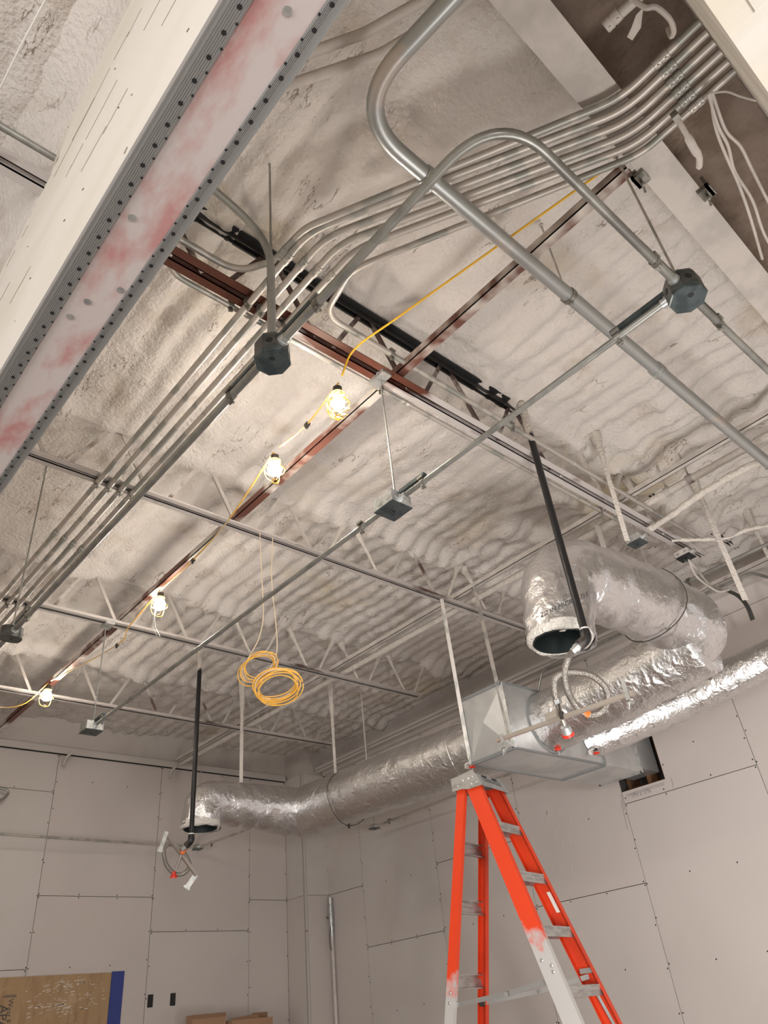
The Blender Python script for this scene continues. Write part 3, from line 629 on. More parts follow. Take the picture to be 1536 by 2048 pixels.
def octbox(c, label, dirs, r=0.062, h=0.082):
    x, y, z = c; t = thing('junction_box', label, 'junction box', c, 'hung junction boxes')
    prof = [(z-h/2-0.012, r*0.80), (z-h/2, r), (z+h*0.28, r), (z+h/2, r*0.88), (z+h/2+0.004, r*0.6)]
    mb = MB(); n = 8; vs = []
    for zz, rr in prof:
        for k in range(n): a = math.pi/8+2*math.pi*k/n; vs.append((x+rr*math.cos(a), y+rr*math.sin(a), zz))
    fs = [(i*n+k, i*n+(k+1) % n, (i+1)*n+(k+1) % n, (i+1)*n+k) for i in range(len(prof)-1) for k in range(n)]
    mb.add(vs, fs+[tuple(range(n))[::-1], tuple(range((len(prof)-1)*n, len(prof)*n))]); mb.build('box_body', 'boxdark', t)
    mb = MB(); vs = []
    for zz, rr in ((z-h/2-0.014, r*0.99), (z-h/2-0.008, r*1.03), (z-h/2+0.004, r*1.03)):
        for k in range(n): a = math.pi/8+2*math.pi*k/n; vs.append((x+rr*math.cos(a), y+rr*math.sin(a), zz))
    mb.add(vs, [(i*n+k, i*n+(k+1) % n, (i+1)*n+(k+1) % n, (i+1)*n+k) for i in range(2) for k in range(n)]+[tuple(range(n))[::-1]]); mb.build('cover_plate', 'galvdark', t)
    for a in range(8):
        an = math.pi/4*a; d = V(math.cos(an), math.sin(an), 0)
        if a % 2 == 1: MB().lathe(V(x, y, z-0.004)+d*(r*0.925-0.001), d, [(0, 0.0125), (0.002, 0.012)], 12).build('knockout', 'knock' if a in (7,) else 'hole', t)
    MB().disc((x-0.012, y-0.015, z-h/2-0.0150), (0, 0, -1), 0.010, 10).build('screw_hole', 'hole', t)
    for a in dirs:
        d = V(math.cos(math.pi/4*a), math.sin(math.pi/4*a), 0)
        MB().lathe(V(x, y, z)+d*r*0.9, d, [(0, 0.021), (0.010, 0.021), (0.010, 0.017), (0.026, 0.018)], 10).build('connector', 'galv', t)
    return t
octbox((1.005, 1.455, ZH), 'dark octagonal junction box hanging left, below the four conduits', (2, 6))
octbox((1.955, 0.42, ZH), 'dark octagonal junction box hanging at upper right corner of the hung conduits', (0, 2, 4))
def sqbox(c, label, s=0.054, h=0.048, ax=1, m='galv', pl='galvdark', round_=False):
    x, y, z = c; t = thing('junction_box', label, 'junction box', c, 'hung junction boxes')
    mb = MB()
    if round_:
        n = 20; ring = [(x+s*1.25*math.copysign(abs(math.cos(2*math.pi*k/n))**0.7, math.cos(2*math.pi*k/n)), y+s*math.copysign(abs(math.sin(2*math.pi*k/n))**0.7, math.sin(2*math.pi*k/n)), z-h/2) for k in range(n)]
        mb.prism(ring, (0, 0, 0), (0, 0, h)); mb.build('box_body', m, t)
        MB().prism([(x+(p[0]-x)*1.03, y+(p[1]-y)*1.03, z-h/2-0.006) for p in ring], (0, 0, 0), (0, 0, 0.006)).build('cover_plate', 'boxdark', t)
    else:
        mb.box((x-s, y-s, z-h/2), (x+s, y+s, z+h/2)); mb.build('box_body', m, t)
        MB().box((x-s-0.002, y-s-0.002, z-h/2-0.005), (x+s+0.002, y+s+0.002, z-h/2)).build('cover_plate', pl, t)
    for d, q in ((V(0, -1, 0), -0.028), (V(0, -1, 0), 0.028), (V(-1, 0, 0), -0.028), (V(-1, 0, 0), 0.028)):
        sd = V(-d.y, d.x, 0); kk = s*1.25 if (round_ and abs(d.x) > 0) else s
        if not round_: MB().lathe(V(x, y, z)+d*s+sd*q, d, [(0, 0.013), (0.0015, 0.0125)], 12).build('knockout', 'knock', t)
    MB().disc((x+0.005, y, z-h/2-0.0075), (0, 0, -1), 0.007, 8).build('screw_hole', 'hole', t)
    for sgn in (-1, 1):
        d = V(0, sgn, 0); MB().lathe(V(x, y, z)+d*s, d, [(0, 0.019), (0.010, 0.019), (0.010, 0.0155), (0.030, 0.0165)], 10).build('connector', 'galv', t)
    return t
sqbox((1.955, 1.90, ZH), 'square galvanised junction box hung by rod at the middle of the room', s=0.060, h=0.062)
sqbox((1.955, 5.12, ZH), 'square galvanised junction box hung low near the left wall', s=0.060, h=0.060)
sqbox((1.005, 3.945, ZH), 'dark oval junction box hanging at the far left edge', s=0.045, h=0.055, m='boxdark', round_=True)
sqbox((4.36, 1.93, 2.60), 'small square box under the right end of the red-brown joist', s=0.052, h=0.05)
g = sqbox((4.86, 1.84, 2.60), 'open box with wires at the tip of the red-brown joist', s=0.052, h=0.045, m='emt_paint', pl='hole')
for k in range(7):
    r_ = random.Random(k); p0 = V(4.86+r_.uniform(-.03, .03), 1.84+r_.uniform(-.03, .03), 2.58)
    MB().tube(spline([p0, p0+V(r_.uniform(-.02, .02), r_.uniform(-.02, .02), -0.03), p0+V(r_.uniform(-.04, .04), r_.uniform(-.04, .04), -0.02)], 4), 0.0025, 5).build('wire', ('galvdark', 'rubber', 'emt_paint')[k % 3], g)
# hanger rods
def rod(label, x, y, z0, z1, r=0.0048, m='emt_bare', nut=True, dx=0, dy=0):
    mb = MB(); mb.tube([(x, y, z0), (x+dx, y+dy, z1)], r, 8)
    if nut: mb.lathe((x, y, z0), (0, 0, 1), [(-0.005, 0.010), (0.006, 0.010)], 6); mb.lathe((x+dx, y+dy, z1), (0, 0, -1), [(0, 0.012), (0.012, 0.012)], 6)
    tag(mb.build('hanger_rod', m, org=(x, y, z0)), label, 'rod', 'threaded hanger rods')
rod('threaded rod carrying the left octagon box', 1.005, 1.455, 1.975, 3.13)
rod('threaded rod carrying the right octagon box from the girder', 1.955, 0.42, 1.975, 2.76, m='emt')
rod('threaded rod from red-brown joist down to first square box', 1.955, 1.875, 1.965, 2.72, r=0.0042)
rod('threaded rod from third joist down to the square box by left wall', 1.955, 5.10, 1.965, 2.72)
rod('threaded rod down to the oval box at far left', 1.005, 3.945, 1.96, 3.10)
rod('thin rod ending above the foil elbow beside right-hand joist box', 4.62, 2.03, 2.25, 3.1, r=0.004, m='web', nut=False)
rod('short foam-tipped rod holding the large conduit', 2.20, 0.905, 2.63, 3.1, r=0.005, m='emt_paint')
rod('foam-flecked rod standing behind the long left foil duct', 5.02, 5.70, 2.1, 3.1, r=0.008, m='webfoam', nut=False)
tag(MB().box((1.925, 1.82, 2.70), (1.985, 1.93, 2.728)).build('rod_clamp', 'galv', org=(1.955, 1.87, 2.72)), 'galvanised clip fixing the rod to the red-brown joist', 'clamp')
tag(MB().box((1.92, 5.02, 2.70), (1.99, 5.13, 2.735)).build('rod_clamp', 'galv', org=(1.955, 5.07, 2.72)), 'galvanised clip fixing the rod to the third joist', 'clamp')
# riser of the left box, large conduit, top-left pair
conduit('riser_conduit', 'conduit rising from the left octagon box and sweeping behind the header', [(1.0, 1.45, 1.985), (1.0, 1.45, 2.56), (0.40, 1.42, 2.70)], 0.0155, 'emt_bare', rad=0.22)
zb = 2.56
conduit('large_conduit', 'thick galvanised conduit with wide sweep crossing to the right edge', [(1.005, -0.052, zb), (0.975, 0.35, zb), (0.93, 0.875, zb), (1.45, 0.885, zb), (5.9, 0.955, zb)], 0.0315, 'rigid', rad=[0.4, 0.27, 0.4], n=16,
        coup=[((1.32, 0.883, zb), XD), ((2.95, 0.909, zb), XD), ((0.99, 0.34, zb), (0.07, -1, 0))], clamps=[((2.20, 0.898, zb), XD)], seg=12)
conduit('pair_conduit', 'upper of two painted conduits slanting behind the large sweep', [(0.42, 1.45, 2.80), (0.90, 0.72, 2.80), (1.02, 0.45, 2.80), (1.075, -0.052, 2.80)], 0.019, 'emt_paint', rad=0.3, group='two slanting painted conduits')
conduit('pair_conduit', 'lower of two painted conduits slanting behind the large sweep', [(0.42, 1.56, 2.78), (0.98, 0.73, 2.78), (1.09, 0.45, 2.78), (1.145, -0.052, 2.78)], 0.019, 'emt_paint', rad=0.3, group='two slanting painted conduits')
conduit('capped_stub', 'short capped pipe stub in the dark recess at top', [(1.51, 0.155, 2.73), (1.53, -0.05, 2.73)], 0.019, 'emt_paint', coup=[((1.511, 0.14, 2.73), YD)])
conduit('near_joist_conduit', 'grey conduit on the joist at top left behind the cream header', [(-1.5, 1.76, 2.76), (0.255, 1.76, 2.76)], 0.0135, 'emt_bare')
# conduits by the two plasterboard walls
conduit('wall_conduit', 'shiny conduit crossing above the right foil elbow near right wall', [(5.3, -0.5, 2.60), (5.3, 3.6, 2.63)], 0.0135, 'emt_bare', clamps=[((5.3, 2.05, 2.61), YD)], n=10)
conduit('ledge_conduit', 'conduit lying on the right wall ledge with hooked end', [(5.97, 1.55, 2.55), (5.97, 1.80, 2.775), (5.97, 4.02, 2.765), (5.97, 4.14, 2.56)], 0.0125, 'emt_bare', rad=[0.12, 0.1], n=10)
conduit('loop_conduit', 'thin conduit running along the left wall to the corner box', [(0.6, 8.06, 1.89), (4.44, 8.13, 1.885)], 0.0115, 'emt', n=10, group='conduit loop near the far walls')
conduit('loop_conduit', 'thin conduit from left corner box passing behind the left foil duct', [(4.50, 8.10, 1.885), (4.63, 6.87, 1.885)], 0.0115, 'emt', n=10, clamps=[((4.56, 7.93, 1.885), YD)], group='conduit loop near the far walls')
conduit('loop_conduit', 'thin conduit below left foil elbow joining the right wall box', [(4.63, 6.87, 1.885), (5.90, 6.72, 1.885)], 0.0115, 'emt', n=10, clamps=[((5.60, 6.75, 1.885), XD)], group='conduit loop near the far walls')
conduit('loop_conduit', 'thin conduit along right wall passing behind the ladder top', [(5.95, 6.66, 1.885), (5.82, 4.05, 1.885), (6.18, 3.90, 1.885)], 0.0115, 'emt', n=10, clamps=[((5.94, 6.45, 1.885), YD)], group='conduit loop near the far walls')
sqbox((4.50, 8.14, 1.885), 'small box at the left wall beside the left sprinkler drop', s=0.045, h=0.04, m='clamp')
sqbox((5.945, 6.715, 1.885), 'small box hung beside right wall below the long foil duct', s=0.045, h=0.04, m='clamp')
rod('thin rod holding the small box by left wall', 4.50, 8.14, 1.905, 2.83, r=0.004, m='emt', nut=False)
rod('thin rod holding the small box by right wall', 5.945, 6.715, 1.905, 2.83, r=0.004, m='emt', nut=False)
for i, x in enumerate((2.95, 4.20)):
    conduit('conduit_stub', ('short curved stub below left ledge near frame edge', 'short curved stub below left ledge by the pipe end')[i],
            [(x, 8.21, 2.79), (x-0.06, 8.19, 2.71), (x-0.08, 8.18, 2.63)], 0.016, 'emt_paint', rad=0.1)
conduit('hooked_stub', 'bent conduit hook at the far left edge of the left wall', [(1.9, 8.2, 2.34), (2.44, 8.2, 2.34), (2.2, 8.2, 2.12)], 0.013, 'emt_bare', rad=0.06)
t = thing('wall_riser', 'upright pipe clipped to right wall beside the corner column', 'pipe', (6.14, 7.86, FL))
MB().tube([(6.145, 7.845, FL), (6.145, 7.845, 0.92)], 0.020, 12).build('tube', 'emt_paint', t)
MB().tube([(6.145, 7.845, 0.92), (6.145, 7.845, 1.02), (6.143, 7.845, 1.34)], [0.021, 0.027, 0.027], 12).build('sleeve', 'galv', t)
mb = MB(); mb.box((6.13, 7.865, 1.13), (6.17, 7.93, 1.145)); mb.build('clip', 'clamp', t)
MB().tube(spline([(6.118, 7.83, 1.03), (6.10, 7.835, 0.92), (6.115, 7.85, 0.85), (6.09, 7.80, 0.79)], 6), 0.004, 6).build('wire', 'rubber', t)

# ------------------------------------------------------------------ string of temporary lamps
sl = thing('string_light', 'yellow temporary light string with caged lamps tied along the bridging angle', 'string light', (1.9, 3.5, 2.7))
B = [V(1.70, 1.925, 2.44), V(1.825, 2.635, 2.565), V(2.03, 4.365, 2.58), V(1.965, 6.23, 2.555)]
c1, c2, c3 = V(1.80, 2.30, 2.63), V(1.98, 3.82, 2.645), V(2.10, 5.21, 2.635)
sock = [b+V(-0.005, -0.03, 0.085) for b in B]
runs = [[V(1.935, 0.43, 2.70), V(1.85, 0.9, 2.69), V(1.76, 1.5, 2.70), V(1.72, 1.79, 2.705), sock[0]+V(0, -0.02, 0.05)],
        [sock[0]+V(0.01, 0.02, 0.04), c1, sock[1]+V(0, -0.03, 0.03)], [sock[1]+V(0.0, 0.03, 0.03), V(1.93, 3.3, 2.64), c2, sock[2]+V(0, -0.03, 0.03)],
        [sock[2]+V(0, 0.03, 0.03), V(2.07, 4.95, 2.67), c3, sock[3]+V(0, -0.03, 0.03)], [sock[3]+V(0, 0.03, 0.03), V(1.80, 6.48, 2.52), V(1.35, 6.9, 2.62), V(0.9, 7.6, 2.68)]]
for rn in runs: MB().tube(spline(rn, 8), 0.0052, 7).build('cord', 'cord' if rn is not runs[0] else 'yellow', sl)
for c in (c1, c2, c3):
    mb = MB(); mb.lathe(c-V(0, 0.02, 0), V(0.1, 1, 0), [(0, 0.008), (0.008, 0.014), (0.032, 0.014), (0.04, 0.008)], 8); mb.box(tuple(c+V(-0.006, -0.006, -0.024)), tuple(c+V(0.006, 0.008, 0))); mb.build('cord_clip', 'rubber', sl)
BEH = []
for i, b in enumerate(B):
    ax = V(0.05, 0.10, -1).normalized() if i == 0 else V(0, 0.03, -1).normalized()
    s_ = MB().lathe(b-ax*0.098, ax, [(0, 0.010), (0.008, 0.022), (0.05, 0.024), (0.056, 0.019), (0.066, 0.017)], 12).build('socket', 'rubber', sl)
    kb = 1.0 if i == 0 else 1.22
    MB().lathe(b, ax, [(-0.045, 0.012), (-0.038*kb, 0.017*kb), (-0.02*kb, 0.028*kb), (0.0, 0.034*kb), (0.016*kb, 0.031*kb), (0.028*kb, 0.020*kb), (0.034*kb, 0.002)], 14).build('lamp_bulb', 'lamp', s_)
    mb = MB(); e1 = ax.cross(V(1, 0, 0)).normalized(); e2 = ax.cross(e1)
    R_ = 0.056
    prof = [(-0.055, 0.030), (-0.03, 0.045), (0.0, R_), (0.04, R_*0.98), (0.072, R_*0.70), (0.085, R_*0.30)]
    nw = 7 if i == 0 else 3
    for k in range(nw):
        a0 = 2*math.pi*k/nw
        mb.tube(spline([b+ax*tt+(e1*math.cos(a0+0.9*j)+e2*math.sin(a0+0.9*j))*rr for j, (tt, rr) in enumerate([(p_[0], p_[1]) for p_ in prof])] if i == 0 else
                       [b+ax*tt+(e1*math.cos(a0)+e2*math.sin(a0))*rr for tt, rr in prof], 3), 0.0024, 5)
    for tt, rr in ((-0.055, 0.030), (0.01, R_), (0.085, R_*0.30)):
        mb.tube([b+ax*tt+(e1*math.cos(2*math.pi*q/16)+e2*math.sin(2*math.pi*q/16))*rr for q in range(17)], 0.0026, 5)
    mb.build('cage', 'yellow', s_)
for k, (dx, dy) in enumerate(((0.0, 0.0), (0.02, 0.01))):
    p = B[2]+V(-0.02+dx*0.3, 0.01, -0.02)
    MB().tube(spline([p, p+V(0.0, 0.02, -0.07), p+V(0.02+dx, 0.06+dy, -0.12), p+V(0.07+dx, 0.10, -0.16)], 6), 0.002, 5).build('zip_tie', 'white', sl)
# assumed continuation of the string, added unseen behind the camera for its light
b2 = thing('string_light', 'light string continuing behind the camera toward the shop front', 'string light', (0, -2, 2.6))
pb = [V(3.2, -2.2, 2.5), V(-2.2, 1.0, 2.45), V(-2.2, 4.6, 2.45), V(0.4, -2.2, 2.5)]
MB().tube(spline([V(5.6, -2.2, 2.68), pb[0]+V(0, 0, 0.1), V(1.8, -2.2, 2.65), pb[3]+V(0, 0, 0.1), V(-2.2, -1.2, 2.65), pb[1]+V(0, 0, 0.1), V(-2.2, 2.8, 2.65), pb[2]+V(0, 0, 0.1), V(-2.2, 8.0, 2.65)], 8), 0.0052, 7).build('cord', 'cord', b2)
for b in pb:
    s_ = MB().lathe(b+V(0, 0, 0.11), (0, 0, -1), [(0, 0.010), (0.008, 0.022), (0.05, 0.024), (0.056, 0.019), (0.066, 0.017)], 12).build('socket', 'rubber', b2)
    MB().lathe(b, (0, 0, -1), [(-0.045, 0.012), (-0.035, 0.016), (-0.02, 0.027), (0.0, 0.034), (0.016, 0.031), (0.028, 0.020), (0.034, 0.002)], 12).build('lamp_bulb', 'lamp', s_)

# coiled spare cord hanging from the second joist
cc = thing('cord_coil', 'two loops of coiled yellow cord hanging from the second joist', 'cord', (2.3, 3.42, 1.8))
rnd = random.Random(5)
def coil(c, e1, e2, ra, rb, n, mname, sc=0.010):
    for k in range(n):
        ph = rnd.uniform(0, 6.28); jx = [rnd.gauss(0, sc) for _ in range(6)]; ka, kb = ra*(1+rnd.gauss(0, 0.05)), rb*(1+rnd.gauss(0, 0.07)); nn = e1.cross(e2).normalized()
        pts = [c+V(jx[0], jx[1], jx[2])+e1*(ka*math.cos(q))+e2*(kb*math.sin(q)-0.012*(math.sin(q) < 0)*k/n)+nn*(jx[3]*math.sin(q+ph)+jx[4]*math.cos(2*q)) for q in [2*math.pi*j/40 for j in range(41)]]
        MB().tube(pts, 0.0036, 6).build('cord_turn', 'coil' if rnd.random() < 0.75 else 'palecord', cc)
_rt = V(0.75, -0.654, -0.096); _up = V(-0.317, -0.484, 0.816)
coil(V(2.262, 3.465, 1.805), (_rt*0.86+_up*0.42).normalized(), (_up*0.9-_rt*0.35).normalized(), 0.105, 0.070, 9, 'coil')
coil(V(2.345, 3.395, 1.690), (_rt*0.96+_up*0.22).normalized(), (_up*0.95-_rt*0.2).normalized(), 0.125, 0.085, 11, 'coil')
for pth in ([(2.23, 3.40, 2.72), (2.25, 3.41, 2.4), (2.255, 3.40, 2.12), (2.235, 3.42, 1.97), (2.21, 3.46, 1.89), (2.19, 3.53, 1.80)],
            [(2.33, 3.40, 2.72), (2.325, 3.41, 2.4), (2.345, 3.40, 2.1), (2.345, 3.39, 1.92), (2.32, 3.40, 1.82), (2.27, 3.47, 1.70)]):
    MB().tube(spline(pth, 6), 0.0034, 6).build('cord_lead', 'palecord', cc)

# ------------------------------------------------------------------ sprinkler drops
def drop(label, x, y, ztop, zpaint, zbot, side, hose, hr, barp, caps):
    t = thing('sprinkler_drop', label, 'sprinkler pipe', (x, y, zbot))
    MB().tube([(x, y, zpaint), (x, y, zbot)], 0.0205, 14).build('black_pipe', 'black', t)
    MB().tube([(x, y, ztop), (x, y, zpaint+0.05), (x, y, zpaint-0.03)], [0.024, 0.0225, 0.0208], 12, jitter=lambda p, a, i: 0.003*fb(p, 20, 2)).build('painted_pipe', 'webfoam', t)
    s = V(*side)
    MB().lathe((x, y, zbot+0.004), (0, 0, -1), [(0, 0.0225), (0.012, 0.0225)], 14).build('thread_seal', 'white', t)
    el = fillet([V(x, y, zbot-0.006), V(x, y, zbot-0.055), V(x, y, zbot-0.055)+s*0.055], 0.036, 8)
    MB().tube(el, [0.026]+[0.0275]*(len(el)-2)+[0.029], 14).build('elbow', 'black', t)
    e = V(x, y, zbot-0.055)+s*0.055
    mb = MB(); mb.lathe(e-s*0.005, s, [(0, 0.020), (0.012, 0.020), (0.012, 0.023), (0.030, 0.023), (0.030, 0.019), (0.05, 0.0185)], 6); mb.build('hose_nut', 'galv', t)
    P = spline([e+s*0.03]+[V(*h) for h in hose], 10)
    h_ = MB().tube(P, hr, 12).build('braided_hose', 'braid', t)
    return t
t1 = drop('black sprinkler drop pipe with braided hose loop in front of right foil elbow', 3.105, 1.79, 3.10, 2.86, 1.545, (-0.46, 0.70, -0.50),
     [(3.09, 1.915, 1.43), (3.10, 1.965, 1.36), (3.145, 1.995, 1.285), (3.21, 2.005, 1.225), (3.265, 1.985, 1.19), (3.31, 1.935, 1.20), (3.315, 1.885, 1.25), (3.27, 1.865, 1.31), (3.19, 1.885, 1.355), (3.115, 1.95, 1.375), (3.07, 2.00, 1.355), (3.085, 2.035, 1.30), (3.11, 2.05, 1.265)], 0.0172, None, None)
mb = MB(); mb.tube([(3.11, 2.05, 1.268), (3.118, 2.055, 1.245)], 0.0215, 6); mb.build('hose_nut', 'galv', t1)
MB().tube([(3.118, 2.055, 1.245), (3.15, 2.075, 1.195), (3.185, 2.09, 1.155)], 0.0135, 12).build('reducer_tube', 'sprinkler', t1)
d_ = V(0.035, 0.015, -0.04).normalized()
MB().lathe((3.182, 2.088, 1.160), d_, [(0, 0.015), (0.01, 0.026), (0.045, 0.028), (0.048, 0.030)], 16).build('head_fitting', 'galv', t1)
MB().lathe(V(3.182, 2.088, 1.160)+d_*0.046, d_, [(0, 0.032), (0.014, 0.033), (0.016, 0.026), (0.012, 0.004)], 18).build('protective_cap', 'red', t1)
bp = MB().bar((3.10, 2.47, 1.185), (3.10, 1.625, 1.150), 0.019, 0.019).build('support_bar', 'bar', t1)
MB().obox((3.092, 2.085, 1.192), (0.014, 0, 0), (0, 0.035, 0), (0, 0, 0.016)).build('centre_bracket', 'bar', t1)
mb = MB(); mb.tube([(3.09, 2.035, 1.16), (3.09, 2.03, 1.235)], 0.005, 6); mb.obox((3.09, 2.03, 1.175), (0.010, 0, 0), (0, 0.008, 0), (0, 0, 0.018)); mb.build('bracket_screw', 'rubber', t1)
for y, zc, up in ((2.42, 1.172, -1), (1.655, 1.155, 1)):
    mb = MB(); mb.obox((3.085, y, zc+0.02*up), (0.002, 0, 0), (0, 0.010, 0), (0, 0, 0.052)); mb.obox((3.10, y+0.012, zc), (0.014, 0, 0), (0, 0.002, 0), (0, 0, 0.018)); mb.obox((3.095, y, zc-0.045), (0.012, 0, 0), (0, 0.012, 0), (0, 0, 0.004))
    mb.tube([(3.085, y-0.02, zc-0.055), (3.085, y, zc-0.045), (3.085, y+0.01, zc-0.075)], 0.004, 6); mb.build('end_clip', 'galv', t1)
MB().tube([(3.225, 2.000, 1.215), (3.262, 1.985, 1.190)], 0.0195, 6).build('hose_tag', 'copper_orange', t1)
t2 = drop('black sprinkler drop pipe with silver hose ring in front of the left foil elbow', 3.215, 5.93, 3.14, 2.95, 1.475, (-0.30, 0.80, -0.52),
     [(3.20, 6.06, 1.38), (3.26, 6.08, 1.33), (3.31, 6.11, 1.27), (3.29, 6.155, 1.22), (3.23, 6.19, 1.215), (3.15, 6.19, 1.27), (3.10, 6.165, 1.345), (3.09, 6.15, 1.40), (3.12, 6.13, 1.44)], 0.0165, None, None)
MB().tube([(3.225, 6.03, 1.39), (3.205, 6.06, 1.35)], 0.021, 8).build('hose_tag', 'copper_orange', t2)
MB().tube([(3.21, 6.07, 1.345), (3.20, 6.13, 1.25)], 0.014, 10).build('reducer_tube', 'sprinkler', t2)
MB().lathe((3.205, 6.175, 1.235), (0.05, 0.12, -0.5), [(0, 0.012), (0.03, 0.018), (0.034, 0.030), (0.05, 0.030), (0.052, 0.01)], 14).build('protective_cap', 'red', t2)
MB().bar((3.075, 6.07, 1.475), (3.365, 6.09, 1.195), 0.024, 0.024).build('support_bar', 'bar', t2)
for c, d, w in (((3.045, 6.085, 1.44), (-0.02, 0.01, -0.075), 0.022), ((3.345, 6.13, 1.155), (-0.03, 0.02, -0.05), 0.028)):
    mb = MB(); mb.bar(V(*c)-V(*d), V(*c)+V(*d), w*1.5, 0.006, (0.6, 0.6, 0.3)); mb.bar(V(*c)+V(*d)*0.8, V(*c)+V(*d)*1.1, w*2.1, 0.02, (0.6, 0.6, 0.3)); mb.build('end_clip', 'galv', t2)

# ------------------------------------------------------------------ foil wrapped ducts
def crumple(k, sc):
    def f(p, a, i):
        r1 = 1-abs(noise.noise(Vector(p)*sc)); r2 = 1-abs(noise.noise(Vector(p)*sc*2.3+V(5, 5, 5)))
        return k*(r1**3*0.8-0.5+0.45*r2**4)+k*0.6*noise.noise(Vector(p)*3.0)
    return f
def duct(path, rads, fil, name, m, parent, k=0.012, sc=8.0, n=44, caps=False, step=0.024):
    pts = resample(fillet(path, fil, 10), step); N = len(pts)
    L = [0]
    for a, b in zip(pts, pts[1:]): L.append(L[-1]+(b-a).length)
    rr = []
    for l in L:
        u = l/L[-1]; q = u*(len(rads)-1); i = min(int(q), len(rads)-2); rr.append(rads[i]+(rads[i+1]-rads[i])*(q-i))
    return MB().tube(pts, rr, n, caps, jitter=crumple(k, sc)).build(name, m, parent, angle=180), pts, rr
def mouth(parent, c, ax, r):
    c, ax = V(*c), V(*ax).normalized(); e1 = ax.cross(V(0, 1, 0)).normalized(); e2 = ax.cross(e1)
    rnd = random.Random(int(r*1000)); n = 44
    mb = MB(); vs = []
    for ring in range(5):
        for k in range(n):
            a = 2*math.pi*k/n; d = e1*math.cos(a)+e2*math.sin(a); w = 0.018*noise.noise(V(math.cos(a)*2, math.sin(a)*2, ring))
            rr, tt = ((r*0.99, -0.04), (r*1.0, 0.0), (r*0.93, 0.018+w), (r*0.84, 0.012+w), (r*0.82, -0.03))[ring]
            vs.append(c+d*rr+ax*tt)
    mb.add(vs, [(i*n+k, i*n+(k+1) % n, (i+1)*n+(k+1) % n, (i+1)*n+k) for i in range(4) for k in range(n)], True); mb.build('insulation_edge', 'fibre', parent, angle=180)
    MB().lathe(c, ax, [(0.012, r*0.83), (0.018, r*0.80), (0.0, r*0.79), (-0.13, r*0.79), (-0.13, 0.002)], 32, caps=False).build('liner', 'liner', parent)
    mb = MB(); a = 2.3; d = e1*math.cos(a)+e2*math.sin(a)
    mb.bar(c+d*r*0.80+ax*0.004, c+d*r*0.3-ax*0.02, 0.03, 0.006, ax); mb.build('tape_flap', 'fibre', parent)
dl = thing('insulated_duct', 'foil-wrapped round duct branch reaching left with downturned open end', 'duct', (4.62, 5.0, 1.8), 'foil-wrapped branch ducts')
duct([(4.62, 3.58, 1.755), (4.62, 6.28, 1.835)], [0.225, 0.24, 0.235, 0.238], 0.1, 'long_run', 'foil', dl)
duct([(4.62, 6.10, 1.835), (4.62, 6.28, 1.835), (4.35, 6.29, 1.84), (3.52, 6.29, 1.86), (3.50, 6.29, 1.62)], [0.236, 0.225, 0.205, 0.19, 0.18, 0.178], [0.14, 0.3, 0.20], 'cross_run', 'foil2', dl, k=0.018, sc=6, caps='start')
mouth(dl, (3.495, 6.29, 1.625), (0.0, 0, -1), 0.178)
for y in (4.0, 5.55):
    pts = [V(4.62+0.247*math.cos(a), y+0.012*math.sin(3*a), 1.775+0.015*(y-4)+0.247*math.sin(a)) for a in [2*math.pi*k/40 for k in range(41)]]
    MB().tube(pts, 0.0035, 5).build('tie_band', 'rubber' if y > 5 else 'foil', dl)
dr = thing('insulated_duct', 'foil-wrapped round duct branch on the right doubling back to a wide open end', 'duct', (4.62, 2.5, 1.8), 'foil-wrapped branch ducts')
duct([(4.62, 3.22, 1.745), (4.62, 2.45, 1.79), (4.62, 1.86, 1.86)], [0.215, 0.215, 0.22], 0.2, 'long_run', 'foil', dr, caps=True)
CR, _, _ = duct([(4.66, 2.12, 1.83), (4.62, 1.86, 1.95), (4.30, 1.93, 2.06), (3.38, 2.02, 2.10), (3.27, 2.04, 1.63)], [0.20, 0.225, 0.235, 0.235, 0.225, 0.20, 0.185], [0.16, 0.2, 0.24], 'cross_run', 'foil2', dr, k=0.022, sc=5.5, caps='start')
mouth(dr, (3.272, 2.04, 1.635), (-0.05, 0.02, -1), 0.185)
from mathutils.bvhtree import BVHTree
bv = BVHTree.FromPolygons([v.co+CR.location+V(*dr['_o']) for v in CR.data.vertices], [tuple(p.vertices) for p in CR.data.polygons])
_D = V(0.764, 0.484, 0.427).normalized(); _U = V(0.50, -0.80, 0.22).normalized(); _Vv = V(-0.30, -0.42, 0.86).normalized()
def wrapplace(u, v):
    h = bv.ray_cast(V(2.43, 1.535, 1.335)-_U*0.055+_U*u+_Vv*v, _D)[0]
    return (h-_D*0.003) if h is not None else V(3.3, 2.0, 2.0)
m_ = text_mb('2.2 IN MICROLITE', 0.037, wrapplace); m_.build('foil_print', 'print', dr)
pts = [V(4.22+0.05*math.cos(a*2), 1.945+0.252*math.cos(a), 2.065+0.252*math.sin(a)) for a in [math.pi*0.75+math.pi*1.2*k/30 for k in range(31)]]
MB().tube(pts, 0.0035, 5).build('tie_band', 'rubber', dr)
ds = thing('insulated_duct', 'slim foil-wrapped duct leaving the plenum along the right wall', 'duct', (5.6, 2.0, 1.9))
duct([(5.14, 3.24, 1.68), (5.30, 3.00, 1.74), (5.62, 2.55, 1.88), (5.76, 1.9, 1.985), (5.80, 0.2, 2.12)], [0.135, 0.14, 0.135, 0.13, 0.13, 0.13], 0.3, 'run', 'foil', ds, k=0.009, sc=11, n=32)

